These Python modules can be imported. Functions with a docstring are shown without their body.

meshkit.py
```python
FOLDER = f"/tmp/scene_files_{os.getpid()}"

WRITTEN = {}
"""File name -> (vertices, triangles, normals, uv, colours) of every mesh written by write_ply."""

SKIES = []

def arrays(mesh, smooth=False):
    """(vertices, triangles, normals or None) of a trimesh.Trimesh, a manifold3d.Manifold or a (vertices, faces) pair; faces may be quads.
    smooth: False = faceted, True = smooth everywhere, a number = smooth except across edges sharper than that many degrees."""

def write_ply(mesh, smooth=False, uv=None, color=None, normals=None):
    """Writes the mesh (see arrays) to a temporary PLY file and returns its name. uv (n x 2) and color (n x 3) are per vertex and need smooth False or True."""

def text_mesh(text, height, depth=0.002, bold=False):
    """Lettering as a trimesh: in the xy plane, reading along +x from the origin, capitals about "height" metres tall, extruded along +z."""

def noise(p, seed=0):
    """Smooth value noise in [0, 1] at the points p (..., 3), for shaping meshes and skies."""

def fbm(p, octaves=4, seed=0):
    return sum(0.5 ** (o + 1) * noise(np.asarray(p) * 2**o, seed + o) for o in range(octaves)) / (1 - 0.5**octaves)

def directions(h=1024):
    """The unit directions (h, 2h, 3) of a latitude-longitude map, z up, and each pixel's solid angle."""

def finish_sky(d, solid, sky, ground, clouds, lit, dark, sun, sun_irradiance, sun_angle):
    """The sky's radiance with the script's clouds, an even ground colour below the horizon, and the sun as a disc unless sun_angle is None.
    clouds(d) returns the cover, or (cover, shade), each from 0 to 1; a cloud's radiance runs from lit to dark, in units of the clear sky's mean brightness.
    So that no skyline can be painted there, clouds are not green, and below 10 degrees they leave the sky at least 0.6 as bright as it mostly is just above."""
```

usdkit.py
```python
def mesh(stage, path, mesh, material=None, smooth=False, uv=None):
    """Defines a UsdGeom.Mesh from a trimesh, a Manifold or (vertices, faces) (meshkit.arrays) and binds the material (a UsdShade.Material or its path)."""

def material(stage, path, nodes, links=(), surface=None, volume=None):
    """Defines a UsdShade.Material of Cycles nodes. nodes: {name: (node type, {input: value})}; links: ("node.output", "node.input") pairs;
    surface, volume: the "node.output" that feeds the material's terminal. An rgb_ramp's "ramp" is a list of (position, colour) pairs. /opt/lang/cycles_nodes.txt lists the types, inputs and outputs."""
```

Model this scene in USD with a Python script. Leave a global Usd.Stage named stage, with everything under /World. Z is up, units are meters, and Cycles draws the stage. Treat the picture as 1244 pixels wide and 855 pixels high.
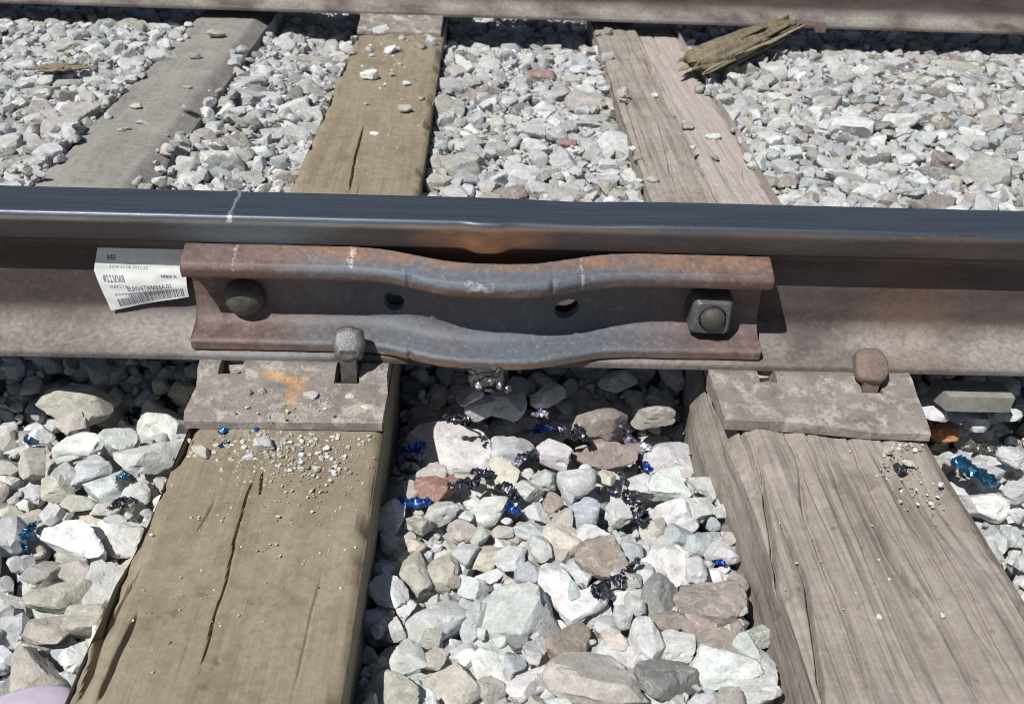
import math
import numpy as np, trimesh, shapely, manifold3d
from shapely.geometry import Polygon, Point, box as sbox
from pxr import Usd, UsdGeom, UsdLux, UsdShade, Gf, Sdf, Vt
import usdkit, meshkit
from meshkit import fbm, noise

stage = Usd.Stage.CreateInMemory()
UsdGeom.SetStageUpAxis(stage, UsdGeom.Tokens.z)
UsdGeom.SetStageMetersPerUnit(stage, 1.0)
UsdGeom.Xform.Define(stage, '/World')
stage.SetDefaultPrim(stage.GetPrimAtPath('/World'))
T = Sdf.ValueTypeNames

# ------------------------------------------------------------------ camera, sky, sun, exposure
F_PX, PITCH, YAW, ROLL = 1227.97, 0.5562, 0.03878, 0.04076
EYE = np.array([0.0009, -0.9845, 0.6100])
EXPOSURE = 0.10
SUN_TO = np.array([-0.46, -0.52, 1.0]); SUN_TO /= np.linalg.norm(SUN_TO)
SUN_I, SKY_S = 1.22, 0.050
_fw = np.array([math.sin(YAW) * math.cos(PITCH), math.cos(YAW) * math.cos(PITCH), -math.sin(PITCH)])
_r0 = np.array([math.cos(YAW), -math.sin(YAW), 0.0])
_u0 = np.cross(_r0, _fw)
RT = math.cos(ROLL) * _r0 + math.sin(ROLL) * _u0
UP = -math.sin(ROLL) * _r0 + math.cos(ROLL) * _u0
FW = _fw
cam = UsdGeom.Camera.Define(stage, '/World/camera')
cam.CreateHorizontalApertureAttr(36.0)
cam.CreateVerticalApertureAttr(36.0 * 703 / 1024)
cam.CreateFocalLengthAttr(36.0 * F_PX / 1244)
cam.CreateClippingRangeAttr(Gf.Vec2f(0.01, 500))
cam.CreateExposureAttr(EXPOSURE)
cam.CreateFStopAttr(14.0)
cam.CreateFocusDistanceAttr(1.03)
m4 = Gf.Matrix4d(*RT, 0, *UP, 0, *(-FW), 0, *EYE, 1)
cam.AddTransformOp().Set(m4)

sky = usdkit.material(stage, '/World/Looks/sky_light', {
    'sky': ('sky_texture', {'sky_type': 'single_scattering', 'sun_disc': False, 'sun_elevation': math.asin(SUN_TO[2]),
                            'sun_rotation': math.atan2(SUN_TO[0], SUN_TO[1])}),
    'bg': ('background_shader', {'strength': SKY_S})}, [('sky.color', 'bg.color')], surface='bg.background')
dome = UsdLux.DomeLight.Define(stage, '/World/sky')
UsdShade.MaterialBindingAPI.Apply(dome.GetPrim()).Bind(sky)
dome.GetPrim().SetCustomDataByKey('kind', 'structure')
sun = UsdLux.DistantLight.Define(stage, '/World/sun')
sun.CreateIntensityAttr(SUN_I)
sun.CreateAngleAttr(0.5)
sun.CreateColorAttr(Gf.Vec3f(1.0, 0.975, 0.935))
sun.GetPrim().CreateAttribute('inputs:normalize', T.Bool).Set(True)
_z = SUN_TO; _x = np.cross([0, 1, 0], _z); _x /= np.linalg.norm(_x); _y = np.cross(_z, _x)
sun.AddTransformOp().Set(Gf.Matrix4d(*_x, 0, *_y, 0, *_z, 0, 0, 0, 5, 1))


def at(x, y, z=None, Y=None):
    """world point seen at photo pixel (x, y) on the level z or on the plane Y"""
    d = F_PX * FW + (x - 622) * RT - (y - 427.5) * UP
    t = (z - EYE[2]) / d[2] if z is not None else (Y - EYE[1]) / d[1]
    return EYE + t * d


def px_per_m(p):
    return F_PX / float((np.asarray(p) - EYE) @ FW)


def pix(p):
    d = np.asarray(p) - EYE
    return np.stack([622 + F_PX * (d @ RT) / (d @ FW), 427.5 - F_PX * (d @ UP) / (d @ FW)], -1)


# ------------------------------------------------------------------ helpers
_count = {}


def free(path):
    k = _count.get(path, -1) + 1
    _count[path] = k
    return path if k == 0 else f'{path}_{k:03d}'


def tag(prim, label=None, cat=None, group=None, kind=None):
    for k, v in (('label', label), ('category', cat), ('group', group), ('kind', kind)):
        if v:
            prim.SetCustomDataByKey(k, v)
    return prim


def thing(name, label, cat, loc=(0, 0, 0), group=None, kind=None):
    x = UsdGeom.Xform.Define(stage, free('/World/' + name))
    x.AddTranslateOp().Set(Gf.Vec3d(*map(float, loc)))
    return tag(x.GetPrim(), label, cat, group, kind)


def obj(name, mesh, mat, parent=None, smooth=30, tint=None, loc=None, normals=None):
    path = free((str(parent.GetPath()) if parent else '/World') + '/' + name)
    if normals is not None:
        v, f = mesh
        m = UsdGeom.Mesh.Define(stage, path)
        m.CreatePointsAttr(Vt.Vec3fArray.FromNumpy(np.asarray(v, np.float32)))
        m.CreateFaceVertexCountsAttr(Vt.IntArray.FromNumpy(np.full(len(f), 3, np.int32)))
        m.CreateFaceVertexIndicesAttr(Vt.IntArray.FromNumpy(np.asarray(f, np.int32).ravel()))
        m.CreateSubdivisionSchemeAttr('none')
        m.CreateNormalsAttr(Vt.Vec3fArray.FromNumpy(np.asarray(normals, np.float32)))
        m.SetNormalsInterpolation('vertex')
        UsdShade.MaterialBindingAPI.Apply(m.GetPrim()).Bind(mat)
    else:
        m = usdkit.mesh(stage, path, mesh, mat, smooth=smooth)
    if tint is not None:
        tint = np.asarray(tint, np.float32)
        n = len(m.GetPointsAttr().Get())
        if tint.ndim == 1:
            tint = np.repeat(tint[None], n, 0)
        UsdGeom.PrimvarsAPI(m).CreatePrimvar('tint', T.Color3fArray, 'vertex').Set(Vt.Vec3fArray.FromNumpy(tint))
    if loc is not None:
        m.AddTranslateOp().Set(Gf.Vec3d(*map(float, loc)))
    return m.GetPrim()


def smoothstep(a, b, x):
    t = np.clip((np.asarray(x, float) - a) / (b - a), 0, 1)
    return t * t * (3 - 2 * t)


def sweep(profile, xs, warp=None):
    """closed profile of (Y, z) carried along X, capped; warp moves the points"""
    p = np.asarray(profile, float); n, k = len(p), len(xs)
    X = np.repeat(np.asarray(xs, float), n); YZ = np.tile(p, (k, 1))
    v = np.column_stack([X, YZ])
    if warp is not None:
        v = warp(v)
    f = []
    i = np.arange(n); j = (i + 1) % n
    for s in range(k - 1):
        a = s * n
        f.append(np.column_stack([a + i, a + j, a + n + j])); f.append(np.column_stack([a + i, a + n + j, a + n + i]))
    cv, cf = trimesh.creation.triangulate_polygon(Polygon(p), engine='earcut')
    from scipy.spatial import cKDTree
    idx = cKDTree(p).query(cv)[1]
    cf = idx[cf]
    f.append(cf); f.append(cf[:, ::-1] + (k - 1) * n)
    m = trimesh.Trimesh(v, np.vstack(f), process=False)
    m.fix_normals()
    return m


def rounded(points, r, seg=4):
    """polygon with its corners rounded; r one number or one per corner"""
    pts = np.asarray(points, float); out = []
    r = np.broadcast_to(r, (len(pts),))
    for i in range(len(pts)):
        a, b, c = pts[i - 1], pts[i], pts[(i + 1) % len(pts)]
        if r[i] <= 0:
            out.append(b); continue
        u, w = a - b, c - b
        lu, lw = np.linalg.norm(u), np.linalg.norm(w)
        d = min(r[i], lu * .45, lw * .45)
        p0, p1 = b + u / lu * d, b + w / lw * d
        for t in np.linspace(0, 1, seg + 1):
            out.append((1 - t) ** 2 * p0 + 2 * t * (1 - t) * b + t * t * p1)
    return np.array(out)


def densify(p, step):
    p = np.asarray(p, float); out = []
    for i in range(len(p)):
        a, b = p[i], p[(i + 1) % len(p)]
        n = max(1, int(np.ceil(np.linalg.norm(b - a) / step)))
        out += [a + (b - a) * t / n for t in range(n)]
    return np.array(out)


def tube(pts, radii, sides=8, flat=1.0):
    p = np.asarray(pts, float)
    t = np.gradient(p, axis=0); t /= np.linalg.norm(t, axis=1, keepdims=True) + 1e-12
    a = np.cross(t, np.where(np.abs(t[:, 2:]) < .9, [0, 0, 1.0], [1.0, 0, 0])); a /= np.linalg.norm(a, axis=1, keepdims=True) + 1e-12
    b = np.cross(t, a)
    ang = np.arange(sides) * 2 * np.pi / sides
    r = np.broadcast_to(radii, (len(p),))[:, None, None]
    v = (p[:, None] + r * (np.cos(ang)[None, :, None] * a[:, None] + flat * np.sin(ang)[None, :, None] * b[:, None])).reshape(-1, 3)
    k = len(p)
    i, j = np.meshgrid(np.arange(k - 1), np.arange(sides), indexing='ij')
    q = np.stack([i * sides + j, i * sides + (j + 1) % sides, (i + 1) * sides + (j + 1) % sides, (i + 1) * sides + j], -1).reshape(-1, 4)
    f = [q[:, [0, 1, 2]], q[:, [0, 2, 3]]]
    c0, c1 = len(v), len(v) + 1
    v = np.vstack([v, p[:1], p[-1:]])
    jj = np.arange(sides)
    f.append(np.column_stack([np.full(sides, c0), (jj + 1) % sides, jj]))
    f.append(np.column_stack([np.full(sides, c1), (k - 1) * sides + jj, (k - 1) * sides + (jj + 1) % sides]))
    m = trimesh.Trimesh(v, np.vstack(f), process=False); m.fix_normals()
    return m


# ------------------------------------------------------------------ materials
class Graph:
    """Cycles nodes written one by one; an input given as R('node.output') becomes a link"""

    def __init__(self):
        self.nodes, self.links = {}, []
        self.pos = self.add('geometry') + '.position'

    def add(self, kind, **inp):
        name = f'{kind}{len(self.nodes)}'
        plain = {}
        for k, v in inp.items():
            if isinstance(v, str) and '.' in v:
                self.links.append((v, f'{name}.{k}'))
            else:
                plain[k] = v
        self.nodes[name] = (kind, plain)
        return name

    def noise(self, scale, detail=4, rough=.6, stretch=None, dist=0, vec=None, off=None):
        v = vec or self.pos
        if stretch:
            v = self.add('mapping', vector=v, scale=stretch, location=off or (0, 0, 0)) + '.vector'
        else:                                        # turned off the axes, so that the lattice of the noise never lines up with flat faces
            v = self.add('mapping', vector=v, rotation=(.55, .41, .63), location=off or (0, 0, 0)) + '.vector'
        return self.add('noise_texture', vector=v, scale=scale, detail=detail, roughness=rough, distortion=dist) + '.fac'

    def rng(self, v, a, b, c=0.0, d=1.0):
        return self.add('map_range', value=v, from_min=a, from_max=b, to_min=c, to_max=d, clamp=True) + '.result'

    def math(self, op, a, b=0.0, c=0.0):
        return self.add('math', math_type=op, value1=a, value2=b, value3=c) + '.value'

    def mix(self, fac, a, b, blend='mix'):
        return self.add('mix_color', blend_type=blend, fac=fac, a=a, b=b) + '.result'

    def ramp(self, fac, stops):
        return self.add('rgb_ramp', fac=fac, ramp=stops) + '.color'

    def scale(self, col, k):
        return self.add('vector_math', math_type='scale', vector1=col, scale=k) + '.vector'

    def xyz(self):
        s = self.add('separate_xyz', vector=self.pos)
        return s + '.x', s + '.y', s + '.z'

    def window(self, v, a, b, soft):
        """1 between a and b, falling to 0 over soft"""
        return self.math('multiply', self.rng(v, a - soft, a + soft), self.rng(v, b - soft, b + soft, 1.0, 0.0))

    def out(self, name, color, rough=.8, bump=None, strength=.5, distance=.001, **kw):
        args = dict(base_color=color, roughness=rough, **kw)
        if bump:
            args['normal'] = self.add('bump', height=bump, strength=strength, distance=distance) + '.normal'
        p = self.add('principled_bsdf', **args)
        return usdkit.material(stage, '/World/Looks/' + name, self.nodes, self.links, surface=p + '.BSDF')


def m_stone():
    g = Graph()
    t = g.add('attribute', attribute='tint') + '.color'
    fine = g.noise(430, 5, .7); mid = g.noise(75, 5, .65); big = g.noise(24, 3)
    dust = g.mix(g.rng(big, .5, .72, 0, .4), t, (.40, .37, .31))
    veins = g.math('multiply', g.window(g.noise(38, 2, .5, dist=1.5, off=(3, 7, 1)), .49, .52, .012), .28)
    c = g.mix(veins, dust, (.62, .60, .56))
    k = g.math('multiply', g.rng(mid, .3, .72, .74, 1.2), g.rng(fine, .3, .7, .82, 1.14))
    h = g.math('add', fine, g.math('multiply', mid, 1.6))
    return g.out('limestone', g.scale(c, k), .9, h, .7, .0016, specular_ior_level=.25)


def m_grit():
    g = Graph()
    f = g.noise(300, 6, .7); n = g.noise(40, 4)
    c = g.ramp(f, [(.3, (.11, .10, .09)), (.5, (.24, .225, .20)), (.7, (.42, .40, .37))])
    return g.out('grit', g.scale(c, g.rng(n, .3, .7, .6, 1.1)), .95, f, 1.0, .003, specular_ior_level=.15)


def m_wood(name, base, pale, dark, grain=1.0, dusty=.5, seed=0.0, dustcol=(.42, .38, .31), strip=False):
    g = Graph()
    o = (seed, seed * 2.3, seed * .7)
    fibre = g.noise(1.0, 4, .6, stretch=(420, 2.2, 300), off=o)
    band = g.noise(1.0, 4, .6, stretch=(70, 3.2, 40), off=o)
    patch = g.noise(9, 5, .62, off=o); spot = g.noise(55, 5, .7, off=o); speck = g.noise(120, 9, .80)
    c = g.mix(g.rng(band, .32, .68), base, pale)
    c = g.mix(g.math('multiply', g.rng(fibre, .52, .3), .55 * grain), c, dark)
    c = g.mix(g.math('multiply', g.rng(patch, .45, .7), dusty), c, dustcol)
    c = g.mix(g.math('multiply', g.rng(spot, .60, .74), .55), c, dark)
    scar = g.noise(1.0, 3, .6, stretch=(48, 60, 40), off=(seed + 2, 1, 0)); scar2 = g.noise(16, 4, .7, off=(seed, 8, 3))
    c = g.mix(g.math('multiply', g.math('multiply', g.rng(scar, .62, .70), g.rng(scar2, .45, .6)), .6), c, dark)
    c = g.mix(g.math('multiply', g.rng(scar2, .52, .70), .45), c, tuple(x * .62 for x in base))
    if strip:                                   # trodden dust on the lower half of the split sleeper beyond the rail
        x, y, z = g.xyz()
        dm = g.math('multiply', g.rng(g.math('add', x, g.math('multiply', g.math('subtract', patch, .5), .06)), .350, .372), g.rng(y, .05, .12))
        c = g.mix(g.math('multiply', dm, g.rng(spot, .25, .6, 1.0, .72)), c, dustcol)
    k = g.math('multiply', g.rng(speck, .3, .7, .80, 1.16), g.rng(spot, .3, .7, .85, 1.1))
    c = g.scale(c, k)
    h = g.math('add', g.math('multiply', fibre, 1.2 * grain), g.math('add', spot, g.math('multiply', speck, .5)))
    return g.out(name, c, .92, h, .6, .0015, specular_ior_level=.2)


def m_rail(name, near=True):
    g = Graph()
    x, y, z = g.xyz()
    ZF = .02
    n1 = g.noise(26, 5, .65, stretch=(.25, 1, 1)); n2 = g.noise(160, 5, .7); n3 = g.noise(9, 4, .6)
    st = g.noise(1.0, 5, .6, stretch=(7, 260, 260))
    rust = g.ramp(n1, [(.3, (.042, .031, .030)), (.5, (.074, .057, .056)), (.7, (.112, .088, .084))])
    if near:
        blue = g.math('multiply', g.window(x, -.30, -.17, .035), g.rng(n1, .3, .6, .35, .95))
        rust = g.mix(blue, rust, (.095, .115, .135))
        ox = g.math('multiply', g.window(x, -.050, .055, .03), g.rng(n1, .38, .6, .3, .9))
        orng2 = g.math('multiply', g.window(x, .44, .52, .03), g.rng(n2, .35, .6, .2, .8))
        rust = g.mix(g.math('multiply', orng2, .6), rust, (.17, .095, .045))
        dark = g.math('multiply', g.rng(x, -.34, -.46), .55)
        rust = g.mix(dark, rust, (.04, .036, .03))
    rust = g.mix(g.math('multiply', g.rng(n2, .5, .72), .5), rust, (.16, .10, .062))
    rust = g.mix(g.math('multiply', g.window(z, ZF + .117, ZF + .1445, .003), g.rng(n1, .3, .7, .92, .62)), rust, (.026, .022, .022))
    if near:
        rust = g.mix(ox, rust, (.23, .110, .045))
        rust = g.mix(g.math('multiply', blue, .7), rust, (.085, .105, .125))
    # pale dust settled on the upper face of the foot and the fillet
    dz = g.math('multiply', g.window(z, ZF + .004, ZF + .027, .009), g.rng(n3, .36, .62, .12, 1.0))
    foot = g.mix(g.math('multiply', dz, g.rng(n2, .28, .6, .30, .85)), rust, (.33, .30, .275) if near else (.33, .31, .27))
    # bright worn running surface
    top = g.rng(z, ZF + .1475, ZF + .1520)
    steel = g.ramp(st, [(.3, (.062, .077, .100)), (.7, (.100, .118, .143))])
    c = g.mix(top, foot, steel)
    edge = g.math('multiply', g.window(z, ZF + .1450, ZF + .1490, .0012), g.math('multiply', g.rng(n1, .3, .6, .15, .9), g.rng(x, .25, -.05, .15, 1.0)))
    c = g.mix(edge, c, (.20, .18, .165))
    if near:
        wob = g.math('multiply', g.math('subtract', g.noise(60, 2), .5), .012)
        chalk = g.math('multiply', g.window(g.math('add', x, wob), -.2585, -.2555, .0008), g.rng(z, ZF + .146, ZF + .148))
        c = g.mix(g.math('multiply', chalk, .5), c, (.7, .7, .68))
    rough = g.math('add', g.math('multiply', top, -.36), g.rng(n2, .3, .7, .74, .86))
    h = g.math('multiply', g.math('add', n2, n1), g.math('subtract', 1.0, g.math('multiply', top, .93)))
    return g.out(name, c, rough, h, .45, .0012, metallic=g.math('multiply', top, .6), specular_ior_level=.4)


def m_bar():
    g = Graph()
    x, y, z = g.xyz()
    n1 = g.noise(15, 5, .65, stretch=(.6, 1, 1)); n2 = g.noise(150, 5, .72); n3 = g.noise(45, 5, .65); n4 = g.noise(12, 3, off=(4, 4, 4))
    rust = g.ramp(n3, [(.3, (.090, .060, .056)), (.5, (.138, .094, .088)), (.72, (.185, .132, .120))])
    grey = g.math('multiply', g.window(x, -.15, .19, .06), g.rng(n1, .34, .54, .5, 1.0))
    c = g.mix(grey, rust, (.108, .124, .146))
    left = g.math('multiply', g.window(x, -.205, -.10, .03), g.rng(n4, .35, .6, .1, .8))
    c = g.mix(left, c, (.135, .145, .16))
    # raw orange rust along the upper inner edge and under the lip
    e1 = g.math('multiply', g.window(z, .1365, .160, .0022), g.rng(n3, .36, .58, .25, .95))
    c = g.mix(g.math('multiply', e1, g.window(x, -.20, .34, .05)), c, (.23, .135, .088))
    e2 = g.math('multiply', g.window(z, .112, .1225, .002), g.rng(n1, .3, .6, .2, .85))
    c = g.mix(e2, c, (.19, .098, .058))
    e3 = g.math('multiply', g.window(z, .020, .0375, .002), g.rng(n3, .35, .6, .3, .9))
    c = g.mix(e3, c, (.20, .115, .070))
    c = g.mix(g.math('multiply', g.rng(n2, .56, .74), .5), c, (.30, .22, .17))
    # chalk strokes: one near each end bolt, a smear and a dab
    wob = g.math('multiply', g.math('subtract', g.noise(45, 3), .5), .014)
    xw = g.math('add', x, wob)
    chip = g.rng(g.noise(260, 3), .42, .58)
    for a, b, z0, z1 in ((-.2520, -.2502, .085, .16), (.1040, .1060, .105, .16), (-.134, -.128, .132, .143), (-.1105, -.0985, .028, .034)):
        k = g.math('multiply', g.window(xw if z1 > .05 else x, a, b, .0009), g.window(z, z0, z1, .002))
        c = g.mix(g.math('multiply', g.math('multiply', k, chip), .55), c, (.70, .68, .66))
    sm = g.math('multiply', g.window(x, -.012, .010, .006), g.math('multiply', g.window(z, .122, .131, .002), g.rng(n2, .45, .6)))
    c = g.mix(g.math('multiply', sm, .6), c, (.6, .6, .6))
    k = g.rng(n2, .3, .7, .8, 1.18)
    return g.out('bar_steel', g.scale(c, k), g.rng(n2, .3, .7, .52, .74), g.math('add', n2, n3), .5, .0012, specular_ior_level=.5, metallic=.15)


def m_plate():
    g = Graph()
    x, y, z = g.xyz()
    n1 = g.noise(30, 5, .65); n2 = g.noise(170, 5, .72); n3 = g.noise(48, 6, .72, off=(2, 1, 0))
    c = g.ramp(n1, [(.3, (.155, .138, .125)), (.5, (.225, .202, .182)), (.7, (.30, .272, .24))])
    c = g.mix(g.math('multiply', g.rng(n3, .50, .62), .75), c, (.47, .43, .38))
    c = g.mix(g.math('multiply', g.rng(n2, .52, .66), .65), c, (.105, .09, .085))
    # smear of orange marking paint on the left plate
    ox = g.window(g.math('add', x, g.math('multiply', g.math('subtract', n1, .5), .05)), -.197, -.181, .006)
    oy = g.window(y, -.140, -.096, .008)
    o2 = g.math('multiply', g.window(x, -.225, -.18, .01), g.window(g.math('add', y, g.math('multiply', x, .35)), -.172, -.162, .003))
    o = g.math('multiply', g.math('maximum', g.math('multiply', ox, oy), o2), g.rng(n2, .33, .52, .15, .9))
    c = g.mix(g.math('multiply', o, .8), c, (.52, .27, .10))
    return g.out('plate_steel', g.scale(c, g.rng(n2, .3, .7, .82, 1.15)), .85, g.math('add', n2, n3), .7, .0016, specular_ior_level=.3)


def m_iron(name, c0, c1, rough=.6, spec=.45):
    g = Graph()
    n1 = g.noise(60, 5, .65); n2 = g.noise(330, 4, .7)
    c = g.mix(g.rng(n1, .35, .65), c0, c1)
    return g.out(name, g.scale(c, g.rng(n2, .3, .7, .75, 1.2)), rough, g.math('add', n2, n1), .5, .0012, specular_ior_level=spec)


def m_swarf(name, c0, c1, rough=.22):
    g = Graph()
    n1 = g.noise(90, 3)
    c = g.mix(g.math('multiply', g.rng(g.noise(240, 4), .54, .66), .55), g.mix(g.rng(n1, .35, .65), c0, c1), (.30, .28, .25))
    return g.out(name, c, g.rng(g.noise(240, 4), .45, .66, rough, .6), g.noise(300, 2), .4, .0008, metallic=.85)


def m_plain(name, col, rough=.7, var=.12, scale=140, **kw):
    g = Graph()
    n = g.noise(scale, 4, .65)
    return g.out(name, g.scale(g.add('color', value=col) + '.color', g.rng(n, .3, .7, 1 - var, 1 + var)), rough, n, .2, .0006, **kw)


M = dict(
    stone=m_stone(), grit=m_grit(), rail=m_rail('rail_steel'), far_rail=m_rail('far_rail_steel', False), bar=m_bar(), plate=m_plate(),
    tie_left=m_wood('wood_olive', (.225, .185, .128), (.285, .240, .170), (.105, .083, .055), .45, .55, 1.0, (.325, .285, .215)),
    tie_right=m_wood('wood_grey', (.250, .218, .187), (.345, .305, .268), (.120, .092, .072), 1.0, .7, 5.0, (.41, .362, .33), True),
    tie_far=m_wood('wood_dusty', (.235, .222, .200), (.285, .27, .245), (.12, .11, .095), .35, .8, 9.0, (.32, .305, .275)),
    bark_pale=m_wood('wood_splinter_pale', (.26, .215, .14), (.36, .31, .22), (.10, .075, .05), 1.3, .25, 6.0),
    bark=m_wood('wood_splinter', (.17, .135, .080), (.26, .215, .14), (.05, .038, .024), 1.5, .25, 3.0),
    nut=m_iron('nut_iron', (.060, .062, .068), (.105, .107, .112), .42, .6),
    bolt=m_iron('bolt_iron', (.045, .043, .036), (.085, .080, .066), .5, .5),
    spike=m_iron('spike_iron', (.055, .060, .068), (.120, .105, .094), .42, .7),
    spike_rust=m_iron('spike_rusty', (.14, .105, .09), (.22, .165, .135), .75, .3),
    collar=m_iron('weld_metal', (.018, .018, .020), (.05, .046, .043), .6), bead=m_swarf('weld_bead', (.10, .09, .09), (.35, .33, .36), .35),
    blue=m_swarf('swarf_blue', (.015, .04, .22), (.06, .20, .62), .25), black=m_swarf('swarf_black', (.035, .037, .055), (.15, .15, .20), .3),
    violet=m_swarf('swarf_violet', (.42, .38, .55), (.72, .70, .82), .32), olive=m_swarf('swarf_olive', (.10, .10, .08), (.22, .22, .20), .3),
    teal=m_swarf('swarf_teal', (.015, .07, .14), (.05, .24, .40), .22),
    paper=m_plain('paper', (.66, .68, .655), .75, .10, 60), ink=m_plain('ink', (.13, .135, .20), .8, .1), stick=m_plain('dry_stick', (.70, .60, .38), .8),
)

# ------------------------------------------------------------------ ground and ballast bed
ZF = 0.02                      # underside of the rail foot; sleeper tops lie at z = 0
YFAR = 1.505                   # centre line of the far rail
TIES = dict(left=(-0.288, -0.094), right=(0.259, 0.463), far=(-0.675, -0.500))
Y0, Y1 = -0.58, 2.05


def ballast_level(x, y):
    """mean level of the stone tops"""
    x, y = np.asarray(x, float), np.asarray(y, float)
    near = np.interp(y, [-.9, -.45, -.22, -.12, -.06], [-.045, -.052, -.062, -.086, -.128])
    side = np.interp(y, [-.9, -.45, -.2, -.1, -.05], [-.045, -.042, -.045, -.062, -.118])
    gap = smoothstep(-.30, -.27, x) * (1 - smoothstep(.40, .47, x))
    n = gap * near + (1 - gap) * side
    far = -.022 + .016 * smoothstep(.44, .6, x) + .026 * smoothstep(-.5, -.62, x)
    far = far - .03 * smoothstep(1.33, 1.44, y) * (1 - smoothstep(1.57, 1.68, y)) - .03 * smoothstep(.17, .07, y)
    far = far + .016 * smoothstep(-.36, -.47, x) * smoothstep(-.56, -.5, x) + .010 * np.exp(-((x - .49) / .05) ** 2)
    k = smoothstep(-.03, .10, y)
    z = n * (1 - k) + far * k
    return z + .010 * (noise(np.stack([x * 6, y * 6, 0 * x], -1), 5) - .5)


gx, gy = np.arange(-1.75, 2.05, .012), np.arange(-.95, 2.15, .012)
GX, GY = np.meshgrid(gx, gy, indexing='ij')
GZ = ballast_level(GX, GY) - .050 + .012 * smoothstep(.1, .3, GY) + .030 * smoothstep(.45, .8, GX) * smoothstep(.4, .9, GY) + .012 * (fbm(np.stack([GX * 25, GY * 25, 0 * GX], -1), 3, 2) - .5)
nx, ny = GX.shape
ii, jj = np.meshgrid(np.arange(nx - 1), np.arange(ny - 1), indexing='ij')
a = ii * ny + jj
quads = np.stack([a, a + ny, a + ny + 1, a + 1], -1).reshape(-1, 4)
tag(obj('ballast_bed', (np.stack([GX, GY, GZ], -1).reshape(-1, 3), quads), M['grit'], smooth=True), kind='structure')
tag(obj('ground', trimesh.creation.box((160, 160, .1), transform=trimesh.transformations.translation_matrix((0, 0, -.26))), M['grit'], smooth=False), kind='structure')


# ------------------------------------------------------------------ sleepers
def seg_dist(px, py, line):
    """distance of points to a polyline and the position along it (0..1)"""
    best = np.full(px.shape, 9.0); at_ = np.zeros(px.shape)
    n = len(line) - 1
    for i in range(n):
        (x0, y0), (x1, y1) = line[i], line[i + 1]
        dx, dy = x1 - x0, y1 - y0
        t = np.clip(((px - x0) * dx + (py - y0) * dy) / (dx * dx + dy * dy), 0, 1)
        d = np.hypot(px - x0 - t * dx, py - y0 - t * dy)
        at_ = np.where(d < best, (i + t) / n, at_); best = np.minimum(best, d)
    return best, at_


def from_px(pts):
    return [tuple(at(x, y, z=0)[:2]) for x, y in pts]


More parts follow.
